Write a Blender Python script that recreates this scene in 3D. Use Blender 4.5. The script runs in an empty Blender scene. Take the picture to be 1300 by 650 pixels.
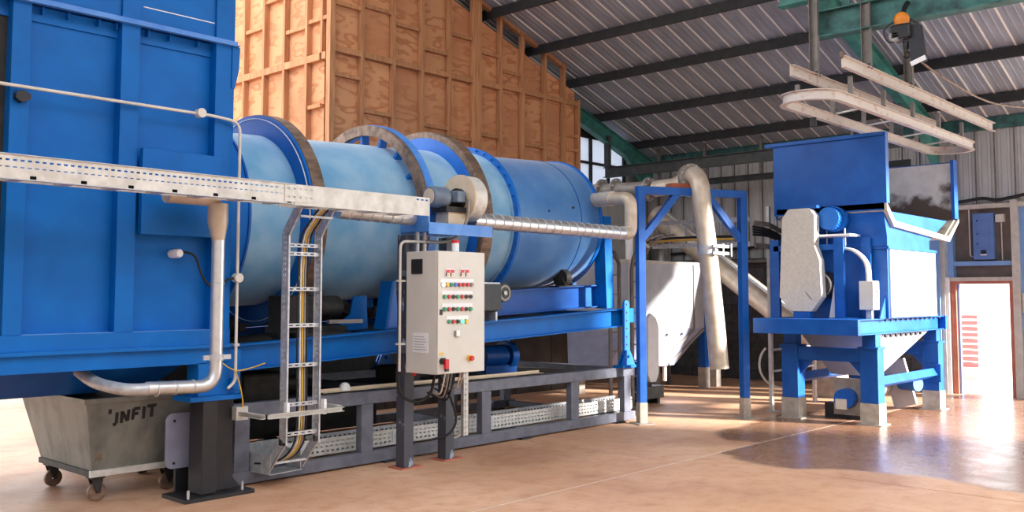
import bpy, math, random
from mathutils import Vector, Matrix
random.seed(7)
S = bpy.context.scene
COL = S.collection
PI = math.pi
rad = math.radians

# ------------------------------------------------------------------ camera
cd = bpy.data.cameras.new('camera'); cam = bpy.data.objects.new('camera', cd); COL.objects.link(cam)
cam.location = (0, 0, 1.8)
cam.rotation_euler = (rad(93.8), 0, rad(42.6 - 90))
cd.sensor_width = 36; cd.lens = 1190 / 1300 * 36
cd.shift_y = -29 / 1300
cd.clip_end = 300
S.camera = cam

# ------------------------------------------------------------------ world, sun, exposure
W = bpy.data.worlds.new('sky'); S.world = W; W.use_nodes = True
wn = W.node_tree.nodes; wl = W.node_tree.links
bg = wn['Background']
bg.inputs['Color'].default_value = (0.93, 0.96, 1.0, 1)
bg.inputs['Strength'].default_value = 1.7
sd = bpy.data.lights.new('sun', 'SUN'); sun = bpy.data.objects.new('sun', sd); COL.objects.link(sun)
sd.energy = 12.0; sd.angle = rad(5); sd.color = (1, .96, .9)
# low sun coming in through the big loading door of the far wall, right of the frame
sun.rotation_euler = Vector((-0.35, 0.80, -0.25)).to_track_quat('-Z', 'Y').to_euler()
V = S.view_settings
V.view_transform = 'Standard'; V.look = 'None'; V.gamma = 1; V.use_curve_mapping = False
V.exposure = 1.15

# ------------------------------------------------------------------ materials
def lin(c):
    return tuple((v / 255 / 12.92) if v / 255 <= .04045 else ((v / 255 + .055) / 1.055) ** 2.4 for v in c)
def nd(nt, t, **k):
    n = nt.nodes.new(t)
    for a, b in k.items(): setattr(n, a, b)
    return n
def mat(name, c1, c2=None, scale=6, lo=.35, hi=.7, rough=.5, metal=0, bump=0, bscale=60, stretch=(1, 1, 1), vary=0, detail=6, rvar=0, spec=.5, emit=0, sheen=0):
    m = bpy.data.materials.new(name); m.use_nodes = True
    nt = m.node_tree; L = nt.links; b = nt.nodes['Principled BSDF']
    b.inputs['Roughness'].default_value = rough; b.inputs['Metallic'].default_value = metal
    b.inputs['Specular IOR Level'].default_value = spec
    a1 = lin(c1) + (1,); a2 = lin(c2 if c2 else c1) + (1,)
    tc = nd(nt, 'ShaderNodeTexCoord'); mp = nd(nt, 'ShaderNodeMapping')
    mp.inputs['Scale'].default_value = stretch
    L.new(tc.outputs['Object'], mp.inputs['Vector'])
    n = nd(nt, 'ShaderNodeTexNoise'); n.inputs['Scale'].default_value = scale; n.inputs['Detail'].default_value = detail
    L.new(mp.outputs[0], n.inputs['Vector'])
    r = nd(nt, 'ShaderNodeValToRGB')
    r.color_ramp.elements[0].position = lo; r.color_ramp.elements[0].color = a1
    r.color_ramp.elements[1].position = hi; r.color_ramp.elements[1].color = a2
    L.new(n.outputs['Fac'], r.inputs['Fac'])
    out = r.outputs['Color']
    if vary:
        oi = nd(nt, 'ShaderNodeObjectInfo'); hs = nd(nt, 'ShaderNodeHueSaturation')
        mr = nd(nt, 'ShaderNodeMapRange'); mr.inputs['To Min'].default_value = 1 - vary; mr.inputs['To Max'].default_value = 1 + vary
        L.new(oi.outputs['Random'], mr.inputs['Value']); L.new(mr.outputs[0], hs.inputs['Value'])
        L.new(out, hs.inputs['Color']); out = hs.outputs['Color']
    L.new(out, b.inputs['Base Color'])
    if rvar:
        mr = nd(nt, 'ShaderNodeMapRange'); mr.inputs['To Min'].default_value = rough - rvar; mr.inputs['To Max'].default_value = rough + rvar
        L.new(n.outputs['Fac'], mr.inputs['Value']); L.new(mr.outputs[0], b.inputs['Roughness'])
    if bump:
        n2 = nd(nt, 'ShaderNodeTexNoise'); n2.inputs['Scale'].default_value = bscale; n2.inputs['Detail'].default_value = 4
        L.new(mp.outputs[0], n2.inputs['Vector'])
        bp = nd(nt, 'ShaderNodeBump'); bp.inputs['Strength'].default_value = bump; bp.inputs['Distance'].default_value = .01
        L.new(n2.outputs['Fac'], bp.inputs['Height']); L.new(bp.outputs[0], b.inputs['Normal'])
    if sheen:
        b.inputs['Sheen Weight'].default_value = sheen; b.inputs['Sheen Roughness'].default_value = .4
    if emit:
        b.inputs['Emission Color'].default_value = a1; b.inputs['Emission Strength'].default_value = emit
    return m

M = {}
M['blue'] = mat('blue paint', (0, 96, 176), (0, 106, 190), 3, rough=.45, bump=.04, bscale=40, rvar=.06, spec=.25)
M['bluedk'] = mat('royal blue paint', (8, 76, 158), (16, 90, 174), 4, rough=.4, bump=.04, rvar=.06, spec=.35)
M['drumA'] = mat('faded blue drum paint', (96, 156, 196), (156, 192, 214), 2.2, lo=.36, hi=.74, rough=.44, bump=.03, bscale=18, rvar=.08, sheen=.6)
M['drumB'] = mat('blue drum paint', (52, 112, 178), (92, 144, 194), 2.4, lo=.3, hi=.75, rough=.4, bump=.03, bscale=18, rvar=.08, sheen=.4)
M['ringblue'] = mat('bright blue ring paint', (4, 100, 192), (14, 112, 204), 4, rough=.45)
M['rust'] = mat('worn brown steel tyre', (146, 120, 102), (92, 76, 66), 14, rough=.55, metal=.5, bump=.15, stretch=(.4, 1, 1))
M['rimblue'] = mat('pale blue rim paint', (92, 150, 220), (60, 124, 206), 5, rough=.4)
M['galv'] = mat('galvanised steel', (176, 178, 182), (206, 208, 210), 18, rough=.42, metal=.4, bump=.05, bscale=80)
M['galvw'] = mat('dusty galvanised steel', (196, 192, 184), (222, 220, 214), 10, rough=.55, metal=.35, bump=.05)
M['duct'] = mat('spiral duct steel', (200, 200, 200), (222, 222, 220), 9, rough=.33, metal=.8)
M['pipe'] = mat('dusty beige pipe', (186, 168, 146), (208, 196, 180), 7, rough=.45, metal=.3)
M['pipegrey'] = mat('grey dusty pipe', (140, 132, 124), (164, 158, 150), 8, rough=.5, metal=.3)
M['frame'] = mat('dark grey frame paint', (88, 91, 104), (110, 113, 126), 7, rough=.42, rvar=.08)
M['black'] = mat('black paint', (26, 26, 30), (36, 36, 40), 8, rough=.45)
M['rubber'] = mat('black rubber', (20, 20, 22), (32, 31, 30), 10, rough=.6)
M['dirt_shade'] = mat('oily and shade dark steel', (30, 28, 28), (52, 48, 44), 10, rough=.6)  # real oily steel, and also dark sheets that stand for shade
M['chipped'] = mat('grey paint chipped pale', (66, 68, 78), (150, 168, 188), 9, lo=.6, hi=.64, rough=.45, stretch=(1, 1, .5))
M['cream'] = mat('cream enamel', (206, 202, 192), (214, 210, 200), 3, rough=.38, bump=.02)
M['beige'] = mat('beige fan paint', (206, 184, 154), (220, 202, 176), 5, rough=.5)
M['guard'] = mat('speckled beige guard paint', (188, 182, 172), (204, 198, 188), 30, rough=.5, bump=.04)
M['white'] = mat('white paint', (232, 232, 232), (240, 240, 240), 5, rough=.45)
M['offwhite'] = mat('dusty white conduit', (206, 200, 188), (222, 216, 206), 8, rough=.5)
M['tank'] = mat('pale steel tank', (166, 167, 172), (182, 183, 188), 3, rough=.42, metal=.15)
M['motor'] = mat('grey motor paint', (92, 106, 122), (112, 126, 142), 8, rough=.4)
M['red'] = mat('red plastic', (206, 26, 40), rough=.35)
M['green'] = mat('green plastic', (20, 150, 96), rough=.35)
M['litgreen'] = mat('lit green lamp', (80, 255, 170), rough=.3, emit=1.4)
M['litwhite'] = mat('lit white lamp', (255, 255, 250), rough=.3, emit=1.2)
M['yellow'] = mat('yellow plastic', (238, 190, 60), rough=.4)
M['bluelamp'] = mat('blue plastic lamp', (40, 120, 220), rough=.35)
M['yellowwire'] = mat('yellow wire', (214, 170, 52), rough=.5)
M['grout'] = mat('bare concrete stub', (156, 146, 134), (180, 172, 160), 10, rough=.8, bump=.2)
M['bin'] = mat('grimy galvanised bin', (134, 134, 126), (84, 84, 78), 5, lo=.42, hi=.8, rough=.55, metal=.35, bump=.06, stretch=(1, 1, .6))
M['lilac'] = mat('lilac grey steel plate', (150, 152, 176), (164, 166, 188), 6, rough=.4, metal=.2)
M['ink'] = mat('black marker paint', (24, 24, 26), rough=.6)
M['teal'] = mat('teal steel paint', (72, 142, 132), (46, 104, 98), 5, rough=.5)
M['tealdk'] = mat('sooty teal paint', (62, 116, 110), (34, 64, 62), 6, rough=.6)
M['purlin'] = mat('sooty steel purlin', (34, 33, 35), (48, 47, 48), 8, rough=.7)
M['beam'] = mat('grey steel beam', (84, 86, 84), (64, 66, 66), 7, rough=.6)
M['track'] = mat('flaking white track paint', (204, 194, 186), (176, 122, 100), 9, lo=.55, hi=.78, rough=.55, bump=.1)
M['hang'] = mat('dusty steel strut', (112, 106, 100), (136, 128, 120), 9, rough=.5, metal=.3)
M['rooft'] = mat('dull zinc roof sheet', (146, 152, 164), (170, 175, 186), 3.5, rough=.55, metal=.25, stretch=(.3, 3, 1), vary=.06)
M['strip'] = mat('pale roof strip', (240, 238, 234), rough=.5)
M['wallsheet'] = mat('grey wall cladding', (174, 173, 170), (192, 191, 188), 4, rough=.55, metal=.15, stretch=(1, 1, .4), vary=.05)
M['block'] = mat('dark painted concrete block', (66, 66, 68), (84, 83, 84), 9, rough=.85, bump=.3, vary=.09)
M['mortar'] = mat('dark mortar', (52, 52, 54), (60, 60, 62), 20, rough=.9)
M['steelblue'] = mat('pale blue cladding', (112, 152, 204), (128, 166, 214), 4, rough=.5)
M['panelblue'] = mat('blue grey switchboard', (88, 120, 178), (100, 132, 188), 6, rough=.45)
M['board'] = mat('brown grey backing board', (104, 92, 82), (124, 110, 98), 5, rough=.8)
M['sill'] = mat('pale dusty steel trim', (182, 176, 164), (200, 194, 182), 8, rough=.55)
M['dado'] = mat('dark grimy dado board', (62, 56, 52), (80, 72, 66), 4, rough=.85, vary=.08)
M['redwood'] = mat('red brown door frame', (170, 92, 70), (188, 112, 88), 6, rough=.6)
M['interior'] = mat('stained beige hopper lining', (194, 188, 172), (172, 162, 146), 5, rough=.65, bump=.08)
M['ground'] = mat('pale yard concrete', (206, 200, 190), (222, 216, 206), 2, rough=.85)
M['orange'] = mat('orange hoist paint', (226, 138, 40), (210, 120, 30), 6, rough=.45)
M['wood'] = mat('timber stud', (200, 144, 98), (168, 114, 74), 6, rough=.75, stretch=(4, 4, .35), vary=.1, bump=.1)
M['brick'] = mat('rust red packing timber', (158, 84, 58), (140, 70, 48), 8, rough=.8)

def plywood(name, ca, cb, cc):
    m = bpy.data.materials.new(name); m.use_nodes = True; nt = m.node_tree; L = nt.links; b = nt.nodes['Principled BSDF']
    b.inputs['Roughness'].default_value = .75
    tc = nd(nt, 'ShaderNodeTexCoord'); oi = nd(nt, 'ShaderNodeObjectInfo')
    ad = nd(nt, 'ShaderNodeVectorMath', operation='ADD'); sc = nd(nt, 'ShaderNodeVectorMath', operation='SCALE'); sc.inputs['Scale'].default_value = 30
    cmb = nd(nt, 'ShaderNodeCombineXYZ')
    for i in range(3): L.new(oi.outputs['Random'], cmb.inputs[i])
    L.new(cmb.outputs[0], sc.inputs[0]); L.new(tc.outputs['Object'], ad.inputs[0]); L.new(sc.outputs[0], ad.inputs[1])
    mp = nd(nt, 'ShaderNodeMapping'); mp.inputs['Scale'].default_value = (1, 1, 2.6); L.new(ad.outputs[0], mp.inputs['Vector'])
    n = nd(nt, 'ShaderNodeTexNoise'); n.inputs['Scale'].default_value = 1.7; n.inputs['Detail'].default_value = 2; L.new(mp.outputs[0], n.inputs['Vector'])
    mu = nd(nt, 'ShaderNodeMath', operation='MULTIPLY'); mu.inputs[1].default_value = 26; L.new(n.outputs['Fac'], mu.inputs[0])
    fr = nd(nt, 'ShaderNodeMath', operation='SINE'); L.new(mu.outputs[0], fr.inputs[0])
    r = nd(nt, 'ShaderNodeValToRGB'); mr = nd(nt, 'ShaderNodeMapRange'); mr.inputs['From Min'].default_value = -1
    L.new(fr.outputs[0], mr.inputs['Value']); L.new(mr.outputs[0], r.inputs['Fac'])
    e = r.color_ramp.elements; e[0].position = .0; e[0].color = lin(cb) + (1,); e[1].position = .45; e[1].color = lin(ca) + (1,)
    n2 = nd(nt, 'ShaderNodeTexNoise'); n2.inputs['Scale'].default_value = 1.1; n2.inputs['Detail'].default_value = 3; L.new(ad.outputs[0], n2.inputs['Vector'])
    r2 = nd(nt, 'ShaderNodeValToRGB'); r2.color_ramp.elements[0].position = .45; r2.color_ramp.elements[1].position = .7
    L.new(n2.outputs['Fac'], r2.inputs['Fac'])
    mx = nd(nt, 'ShaderNodeMix', data_type='RGBA'); L.new(r2.outputs['Color'], mx.inputs['Factor'])
    L.new(r.outputs['Color'], mx.inputs[6]); mx.inputs[7].default_value = lin(cc) + (1,)
    hs = nd(nt, 'ShaderNodeHueSaturation'); mr2 = nd(nt, 'ShaderNodeMapRange'); mr2.inputs['To Min'].default_value = .86; mr2.inputs['To Max'].default_value = 1.1
    L.new(oi.outputs['Random'], mr2.inputs['Value']); L.new(mr2.outputs[0], hs.inputs['Value']); L.new(mx.outputs[2], hs.inputs['Color'])
    L.new(hs.outputs['Color'], b.inputs['Base Color'])
    return m
M['ply'] = plywood('plywood sheet', (216, 156, 110), (190, 124, 80), (202, 136, 94))

def glass(name, col):
    m = bpy.data.materials.new(name); m.use_nodes = True; nt = m.node_tree
    nt.nodes.remove(nt.nodes['Principled BSDF'])
    t = nd(nt, 'ShaderNodeBsdfTranslucent'); t.inputs['Color'].default_value = lin(col) + (1,)
    g = nd(nt, 'ShaderNodeBsdfDiffuse'); g.inputs['Color'].default_value = lin(col) + (1,)
    mx = nd(nt, 'ShaderNodeMixShader'); mx.inputs[0].default_value = .4
    nt.links.new(t.outputs[0], mx.inputs[1]); nt.links.new(g.outputs[0], mx.inputs[2])
    nt.links.new(mx.outputs[0], nt.nodes['Material Output'].inputs['Surface'])
    return m
M['pane'] = glass('frosted white pane', (214, 220, 230))
M['paneblue'] = glass('frosted blue pane', (120, 150, 190))

def lining_mat():
    m = mat('stained beige hopper lining', (216, 210, 196), (198, 190, 174), 5, rough=.65, bump=.08)
    nt = m.node_tree; L = nt.links; b = nt.nodes['Principled BSDF']; src = b.inputs['Base Color'].links[0].from_socket
    tc = nd(nt, 'ShaderNodeTexCoord'); sp_ = nd(nt, 'ShaderNodeSeparateXYZ'); L.new(tc.outputs['Object'], sp_.inputs[0])
    n = nd(nt, 'ShaderNodeTexNoise'); n.inputs['Scale'].default_value = 3.2; n.inputs['Detail'].default_value = 7; L.new(tc.outputs['Object'], n.inputs['Vector'])
    mu = nd(nt, 'ShaderNodeMath', operation='MULTIPLY_ADD'); mu.inputs[1].default_value = 1.5; L.new(n.outputs['Fac'], mu.inputs[0]); L.new(sp_.outputs[2], mu.inputs[2])
    mr = nd(nt, 'ShaderNodeMapRange'); mr.inputs['From Min'].default_value = 4.3; mr.inputs['From Max'].default_value = 4.05; L.new(mu.outputs[0], mr.inputs['Value'])
    mx = nd(nt, 'ShaderNodeMix', data_type='RGBA'); L.new(mr.outputs[0], mx.inputs['Factor']); L.new(src, mx.inputs[6]); mx.inputs[7].default_value = lin((84, 66, 52)) + (1,)
    L.new(mx.outputs[2], b.inputs['Base Color']); return m
M['lining'] = lining_mat()

def floor_mat():
    m = bpy.data.materials.new('reddish concrete floor with wet patch'); m.use_nodes = True; nt = m.node_tree; L = nt.links; b = nt.nodes['Principled BSDF']
    tc = nd(nt, 'ShaderNodeTexCoord')
    def noise(s, d, vec=None):
        n = nd(nt, 'ShaderNodeTexNoise'); n.inputs['Scale'].default_value = s; n.inputs['Detail'].default_value = d
        L.new(vec or tc.outputs['Object'], n.inputs['Vector']); return n.outputs['Fac']
    def ramp(f, p0, p1, c0, c1):
        r = nd(nt, 'ShaderNodeValToRGB'); r.color_ramp.elements[0].position = p0; r.color_ramp.elements[1].position = p1
        r.color_ramp.elements[0].color = lin(c0) + (1,); r.color_ramp.elements[1].color = lin(c1) + (1,); L.new(f, r.inputs['Fac']); return r.outputs['Color']
    def mix(f, a, c, mode='MIX'):
        x = nd(nt, 'ShaderNodeMix', data_type='RGBA', blend_type=mode)
        if hasattr(f, 'links'): L.new(f, x.inputs['Factor'])
        else: x.inputs['Factor'].default_value = f
        for s, v in ((6, a), (7, c)):
            if hasattr(v, 'links'): L.new(v, x.inputs[s])
            else: x.inputs[s].default_value = lin(v) + (1,)
        return x.outputs[2]
    def math_(op, a, c):
        x = nd(nt, 'ShaderNodeMath', operation=op, use_clamp=(op != 'ADD' and op != 'SUBTRACT' and op != 'MULTIPLY'))
        for i, v in ((0, a), (1, c)):
            if hasattr(v, 'links'): L.new(v, x.inputs[i])
            else: x.inputs[i].default_value = v
        return x.outputs[0]
    base = ramp(noise(.9, 6), .35, .68, (202, 154, 120), (220, 176, 144))
    base = mix(ramp(noise(5, 8), .45, .75, (0, 0, 0), (255, 255, 255)), base, (196, 144, 108))
    base = mix(ramp(noise(60, 3), .66, .72, (0, 0, 0), (120, 120, 120)), base, (226, 206, 190))
    # grime under the back of the shed
    dirt = ramp(noise(.45, 5), .5, .62, (0, 0, 0), (200, 200, 200))
    base = mix(dirt, base, (156, 102, 72))
    base = mix(ramp(noise(14, 8), .58, .7, (0, 0, 0), (150, 150, 150)), base, (150, 104, 76))
    # wet patch : big one on the front right slab, smaller one across the joint
    sep = nd(nt, 'ShaderNodeSeparateXYZ'); L.new(tc.outputs['Object'], sep.inputs[0])
    X, Y = sep.outputs[0], sep.outputs[1]
    w = noise(.8, 5); ww = math_('MULTIPLY', math_('SUBTRACT', w, .5), 1.3)
    def mr(v, a, c):
        n = nd(nt, 'ShaderNodeMapRange', interpolation_type='SMOOTHSTEP'); n.inputs['From Min'].default_value = a; n.inputs['From Max'].default_value = c
        L.new(v, n.inputs['Value']); return n.outputs[0]
    # distance coordinate from joint corner towards the door
    edge = math_('ADD', X, math_('MULTIPLY', math_('ABSOLUTE', math_('SUBTRACT', Y, 4.75), 0), -.32))
    m1 = mr(math_('ADD', edge, ww), 9.12, 9.3)
    m1 = math_('MULTIPLY', m1, mr(X, 9.13, 9.2))
    m1 = math_('MULTIPLY', m1, math_('SUBTRACT', 1.0, mr(Y, 5.6, 5.66)))
    dx = math_('SUBTRACT', X, 12.6); dy = math_('SUBTRACT', Y, 5.9)
    d = math_('ADD', math_('MULTIPLY', math_('MULTIPLY', dx, dx), .16), math_('MULTIPLY', dy, dy))
    m2 = math_('SUBTRACT', 1.0, mr(math_('ADD', d, ww), .55, .8))
    wet = math_('MAXIMUM', m1, m2)
    base = mix(wet, base, mix(.62, base, (92, 62, 50)))
    L.new(base, b.inputs['Base Color'])
    rr = nd(nt, 'ShaderNodeMapRange'); L.new(wet, rr.inputs['Value']); rr.inputs['To Min'].default_value = .58; rr.inputs['To Max'].default_value = .27
    r2 = math_('ADD', rr.outputs[0], math_('MULTIPLY', math_('SUBTRACT', noise(3, 5), .5), .25))
    L.new(r2, b.inputs['Roughness'])
    bp = nd(nt, 'ShaderNodeBump'); bp.inputs['Strength'].default_value = .12; bp.inputs['Distance'].default_value = .01
    L.new(noise(28, 6), bp.inputs['Height']); L.new(bp.outputs[0], b.inputs['Normal'])
    return m
M['floor'] = floor_mat()

# ------------------------------------------------------------------ mesh helpers
class MB:
    def __init__(s): s.v = []; s.f = []; s.sm = []
    def add(s, vs, fs, smooth=False):
        o = len(s.v); s.v += [Vector(p) for p in vs]
        for f in fs: s.f.append([i + o for i in f]); s.sm.append(smooth)
        return s
    def box(s, x0, x1, y0, y1, z0, z1):
        return s.hexa([(x0, y0), (x1, y0), (x1, y1), (x0, y1)], z0, [(x0, y0), (x1, y0), (x1, y1), (x0, y1)], z1)
    def hexa(s, a, za, b, zb):
        vs = [(x, y, za) for x, y in a] + [(x, y, zb) for x, y in b]; n = len(a)
        fs = [list(range(n))[::-1], list(range(n, 2 * n))] + [[i, (i + 1) % n, n + (i + 1) % n, n + i] for i in range(n)]
        return s.add(vs, fs)
    def prism(s, ax, pts, c0, c1):
        # ax 'x': pts are (y,z); 'y': (x,z); 'z': (x,y)
        def m(p, c): return {'x': (c, p[0], p[1]), 'y': (p[0], c, p[1]), 'z': (p[0], p[1], c)}[ax]
        n = len(pts); vs = [m(p, c0) for p in pts] + [m(p, c1) for p in pts]
        fs = [list(range(n))[::-1], list(range(n, 2 * n))] + [[i, (i + 1) % n, n + (i + 1) % n, n + i] for i in range(n)]
        return s.add(vs, fs)
    def beam(s, p0, p1, w, h, up=(0, 0, 1)):
        p0 = Vector(p0); p1 = Vector(p1); d = (p1 - p0).normalized(); u = Vector(up)
        r = d.cross(u)
        if r.length < 1e-4: r = d.cross(Vector((0, 1, 0)))
        r.normalize(); u = r.cross(d)
        vs = []
        for p in (p0, p1):
            for a, b in ((-1, -1), (1, -1), (1, 1), (-1, 1)): vs.append(p + r * a * w / 2 + u * b * h / 2)
        return s.add(vs, [[3, 2, 1, 0], [4, 5, 6, 7]] + [[i, (i + 1) % 4, 4 + (i + 1) % 4, 4 + i] for i in range(4)])
    def section(s, prof, p0, p1, up=(0, 0, 1)):
        # extrude a closed 2-D outline (side, up) from p0 to p1
        p0 = Vector(p0); p1 = Vector(p1); d = (p1 - p0).normalized(); r = d.cross(Vector(up)).normalized(); u = r.cross(d)
        n = len(prof); vs = [p + r * a + u * b for p in (p0, p1) for a, b in prof]
        return s.add(vs, [list(range(n))[::-1], list(range(n, 2 * n))] + [[i, (i + 1) % n, n + (i + 1) % n, n + i] for i in range(n)])
    def ibeam(s, p0, p1, h, w, tf=.014, tw=.01, up=(0, 0, 1)):
        a, b, c = w / 2, h / 2, tw / 2
        return s.section([(-a, -b), (a, -b), (a, -b + tf), (c, -b + tf), (c, b - tf), (a, b - tf), (a, b), (-a, b), (-a, b - tf), (-c, b - tf), (-c, -b + tf), (-a, -b + tf)], p0, p1, up)
    def channel(s, p0, p1, h, w, t=.01, flip=1, up=(0, 0, 1)):
        b = h / 2
        pr = [(0, -b), (w, -b), (w, -b + t), (t, -b + t), (t, b - t), (w, b - t), (w, b), (0, b)]
        return s.section([(x * flip, z) for x, z in pr], p0, p1, up)
    def tube(s, path, r, n=12, caps=True, sweep=None):
        P = [Vector(p) for p in path]; rs = r if isinstance(r, (list, tuple)) else [r] * len(P)
        T = []
        for i in range(len(P)):
            t = (P[min(i + 1, len(P) - 1)] - P[max(i - 1, 0)]); T.append(t.normalized())
        u = T[0].cross(Vector((0, 0, 1)))
        if u.length < .05: u = T[0].cross(Vector((0, 1, 0)))
        u.normalize(); vs = []
        for i, p in enumerate(P):
            u = (u - T[i] * u.dot(T[i])).normalized(); w = T[i].cross(u)
            for k in range(n):
                a = 2 * PI * k / n; vs.append(p + (u * math.cos(a) + w * math.sin(a)) * rs[i])
        fs = []
        for i in range(len(P) - 1):
            for k in range(n):
                k2 = (k + 1) % n; fs.append([i * n + k, i * n + k2, (i + 1) * n + k2, (i + 1) * n + k])
        s.add(vs, fs, True)
        if caps:
            s.add(vs[:n], [list(range(n))[::-1]]); s.add(vs[-n:], [list(range(n))])
        return s
    def cyl(s, p0, p1, r, n=20): return s.tube([p0, p1], r, n)
    def lathe(s, prof, o, axis='x', n=64, closed=True, flat=True):
        # prof: (a, r) pairs along axis ; every segment gets its own vertices (hard edges)
        o = Vector(o); k = len(prof)
        def pt(a, r, th):
            c, d = r * math.cos(th), r * math.sin(th)
            return o + Vector({'x': (a, c, d), 'y': (c, a, d), 'z': (c, d, a)}[axis])
        for i in range(k if closed else k - 1):
            (a0, r0), (a1, r1) = prof[i], prof[(i + 1) % k]
            vs = [pt(a, r, 2 * PI * j / n) for a, r in ((a0, r0), (a1, r1)) for j in range(n)]
            fs = [[j, (j + 1) % n, n + (j + 1) % n, n + j] for j in range(n)]
            if r0 < 1e-6 and r1 < 1e-6: continue
            s.add(vs, fs, True)
        return s
    def slotted(s, f, L, rows, t, pitch=.05, slot=.028):
        # perforated plate. f(u, v, w) -> point; rows = [(v0, v1, phase or None)]
        def bx(u0, u1, v0, v1):
            vs = [f(u, v, w) for w in (0, t) for u, v in ((u0, v0), (u1, v0), (u1, v1), (u0, v1))]
            s.add(vs, [[3, 2, 1, 0], [4, 5, 6, 7], [0, 1, 5, 4], [1, 2, 6, 5], [2, 3, 7, 6], [3, 0, 4, 7]])
        for v0, v1, ph in rows:
            if ph is None: bx(0, L, v0, v1); continue
            u = 0.; x = ph * pitch
            while x + slot < L:
                bx(u, x, v0, v1); u = x + slot; x += pitch
            bx(u, L, v0, v1)
        return s
    def build(s, name, m, parent=None, bev=0, loc=None):
        me = bpy.data.meshes.new(name)
        o = bpy.data.objects.new(name, me); COL.objects.link(o)
        org = Vector((0, 0, 0))
        if parent is not None:
            p = parent
            while p.parent: p = p.parent
            org = p.location.copy(); o.parent = parent
            if p.type == 'MESH': org = Vector(p.get('_org', p.location))
        elif loc is not None: org = Vector(loc); o.location = org
        else:
            xs = [v.x for v in s.v]; ys = [v.y for v in s.v]; zs = [v.z for v in s.v]
            org = Vector(((min(xs) + max(xs)) / 2, (min(ys) + max(ys)) / 2, min(zs))); o.location = org
        me.from_pydata([tuple(v - org) for v in s.v], [], s.f)
        for i, p in enumerate(me.polygons): p.use_smooth = s.sm[i]
        me.materials.append(M[m] if isinstance(m, str) else m)
        me.validate(); me.update()
        if bev:
            b = o.modifiers.new('bevel', 'BEVEL'); b.width = bev; b.segments = 2; b.limit_method = 'ANGLE'; b.angle_limit = rad(40)
        return o
def thing(name, label, cat, loc, group=None, rot=None):
    o = bpy.data.objects.new(name, None); COL.objects.link(o); o.location = loc; o.empty_display_size = .1
    o['label'] = label; o['category'] = cat
    if group: o['group'] = group
    if rot: o.rotation_euler = rot
    return o
def tag(o, label, cat, group=None, kind=None):
    o['label'] = label; o['category'] = cat
    if group: o['group'] = group
    if kind: o['kind'] = kind
    return o
def struct(o, label=None):
    o['kind'] = 'structure'
    if label: o['label'] = label
    return o
def empty_struct(name, loc, label=None):
    o = bpy.data.objects.new(name, None); COL.objects.link(o); o.location = loc; return struct(o, label)
def again(o, off, parent=None):
    c = o.copy(); COL.objects.link(c); c.location = Vector(o.location) + Vector(off)
    if parent is not None: c.parent = parent
    return c
def arc(c, r, a0, a1, n, u, v):
    c = Vector(c); u = Vector(u); v = Vector(v)
    return [c + u * r * math.cos(a0 + (a1 - a0) * i / n) + v * r * math.sin(a0 + (a1 - a0) * i / n) for i in range(n + 1)]
def smooth_path(pts, r=.1, n=6):
    # round the corners of a polyline
    P = [Vector(p) for p in pts]; out = [P[0]]
    for i in range(1, len(P) - 1):
        a, b, c = P[i - 1], P[i], P[i + 1]
        d0 = (a - b); d1 = (c - b); k = min(r, d0.length * .45, d1.length * .45)
        q0 = b + d0.normalized() * k; q1 = b + d1.normalized() * k
        for j in range(n + 1):
            t = j / n; out.append(q0 * (1 - t) ** 2 + b * 2 * t * (1 - t) + q1 * t * t)
    out.append(P[-1]); return out
def spline(pts, n=8):
    P = [Vector(p) for p in pts]; out = []
    for i in range(len(P) - 1):
        p0 = P[max(i - 1, 0)]; p1 = P[i]; p2 = P[i + 1]; p3 = P[min(i + 2, len(P) - 1)]
        for j in range(n):
            t = j / n
            out.append(.5 * ((2 * p1) + (p2 - p0) * t + (2 * p0 - 5 * p1 + 4 * p2 - p3) * t * t + (3 * p1 - p0 - 3 * p2 + p3) * t ** 3))
    out.append(P[-1]); return out
def q(*a): return MB().box(*a)

# ================================================================== SETTING
# ---- ground and floor slabs
ground = struct(q(-60, 80, -60, 80, -.3, -.13).build('ground', 'ground', loc=(0, 0, 0)), 'pale concrete yard around the shed')
floor = empty_struct('floor', (0, 0, 0), 'reddish brown concrete shed floor with joints and a wet patch')
G_ = .009
for x0, x1, y0, y1 in ((-6, 8.8, 5.63, 24), (8.8, 18.5, 5.63, 13.2), (-6, 9.14, -7, 5.63), (9.14, 18.5, -7, 5.63)):
    q(x0 + G_, x1 - G_, y0 + G_, y1 - G_, -.12, 0).build('floor_slab', 'floor', floor)
q(-6, 18.5, 5.63 - G_, 5.63 + G_, -.12, -.002).build('joint_filler', 'offwhite', floor)
q(8.8 - G_, 8.8 + G_, 5.64, 13.2, -.12, -.008).build('joint_filler', 'redwood', floor)
q(9.14 - G_, 9.14 + G_, -7, 5.62, -.12, -.008).build('joint_filler', 'redwood', floor)
q(18.5, 40, -20, 30, -.12, -.02).build('yard_apron', 'ground', floor)

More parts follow.
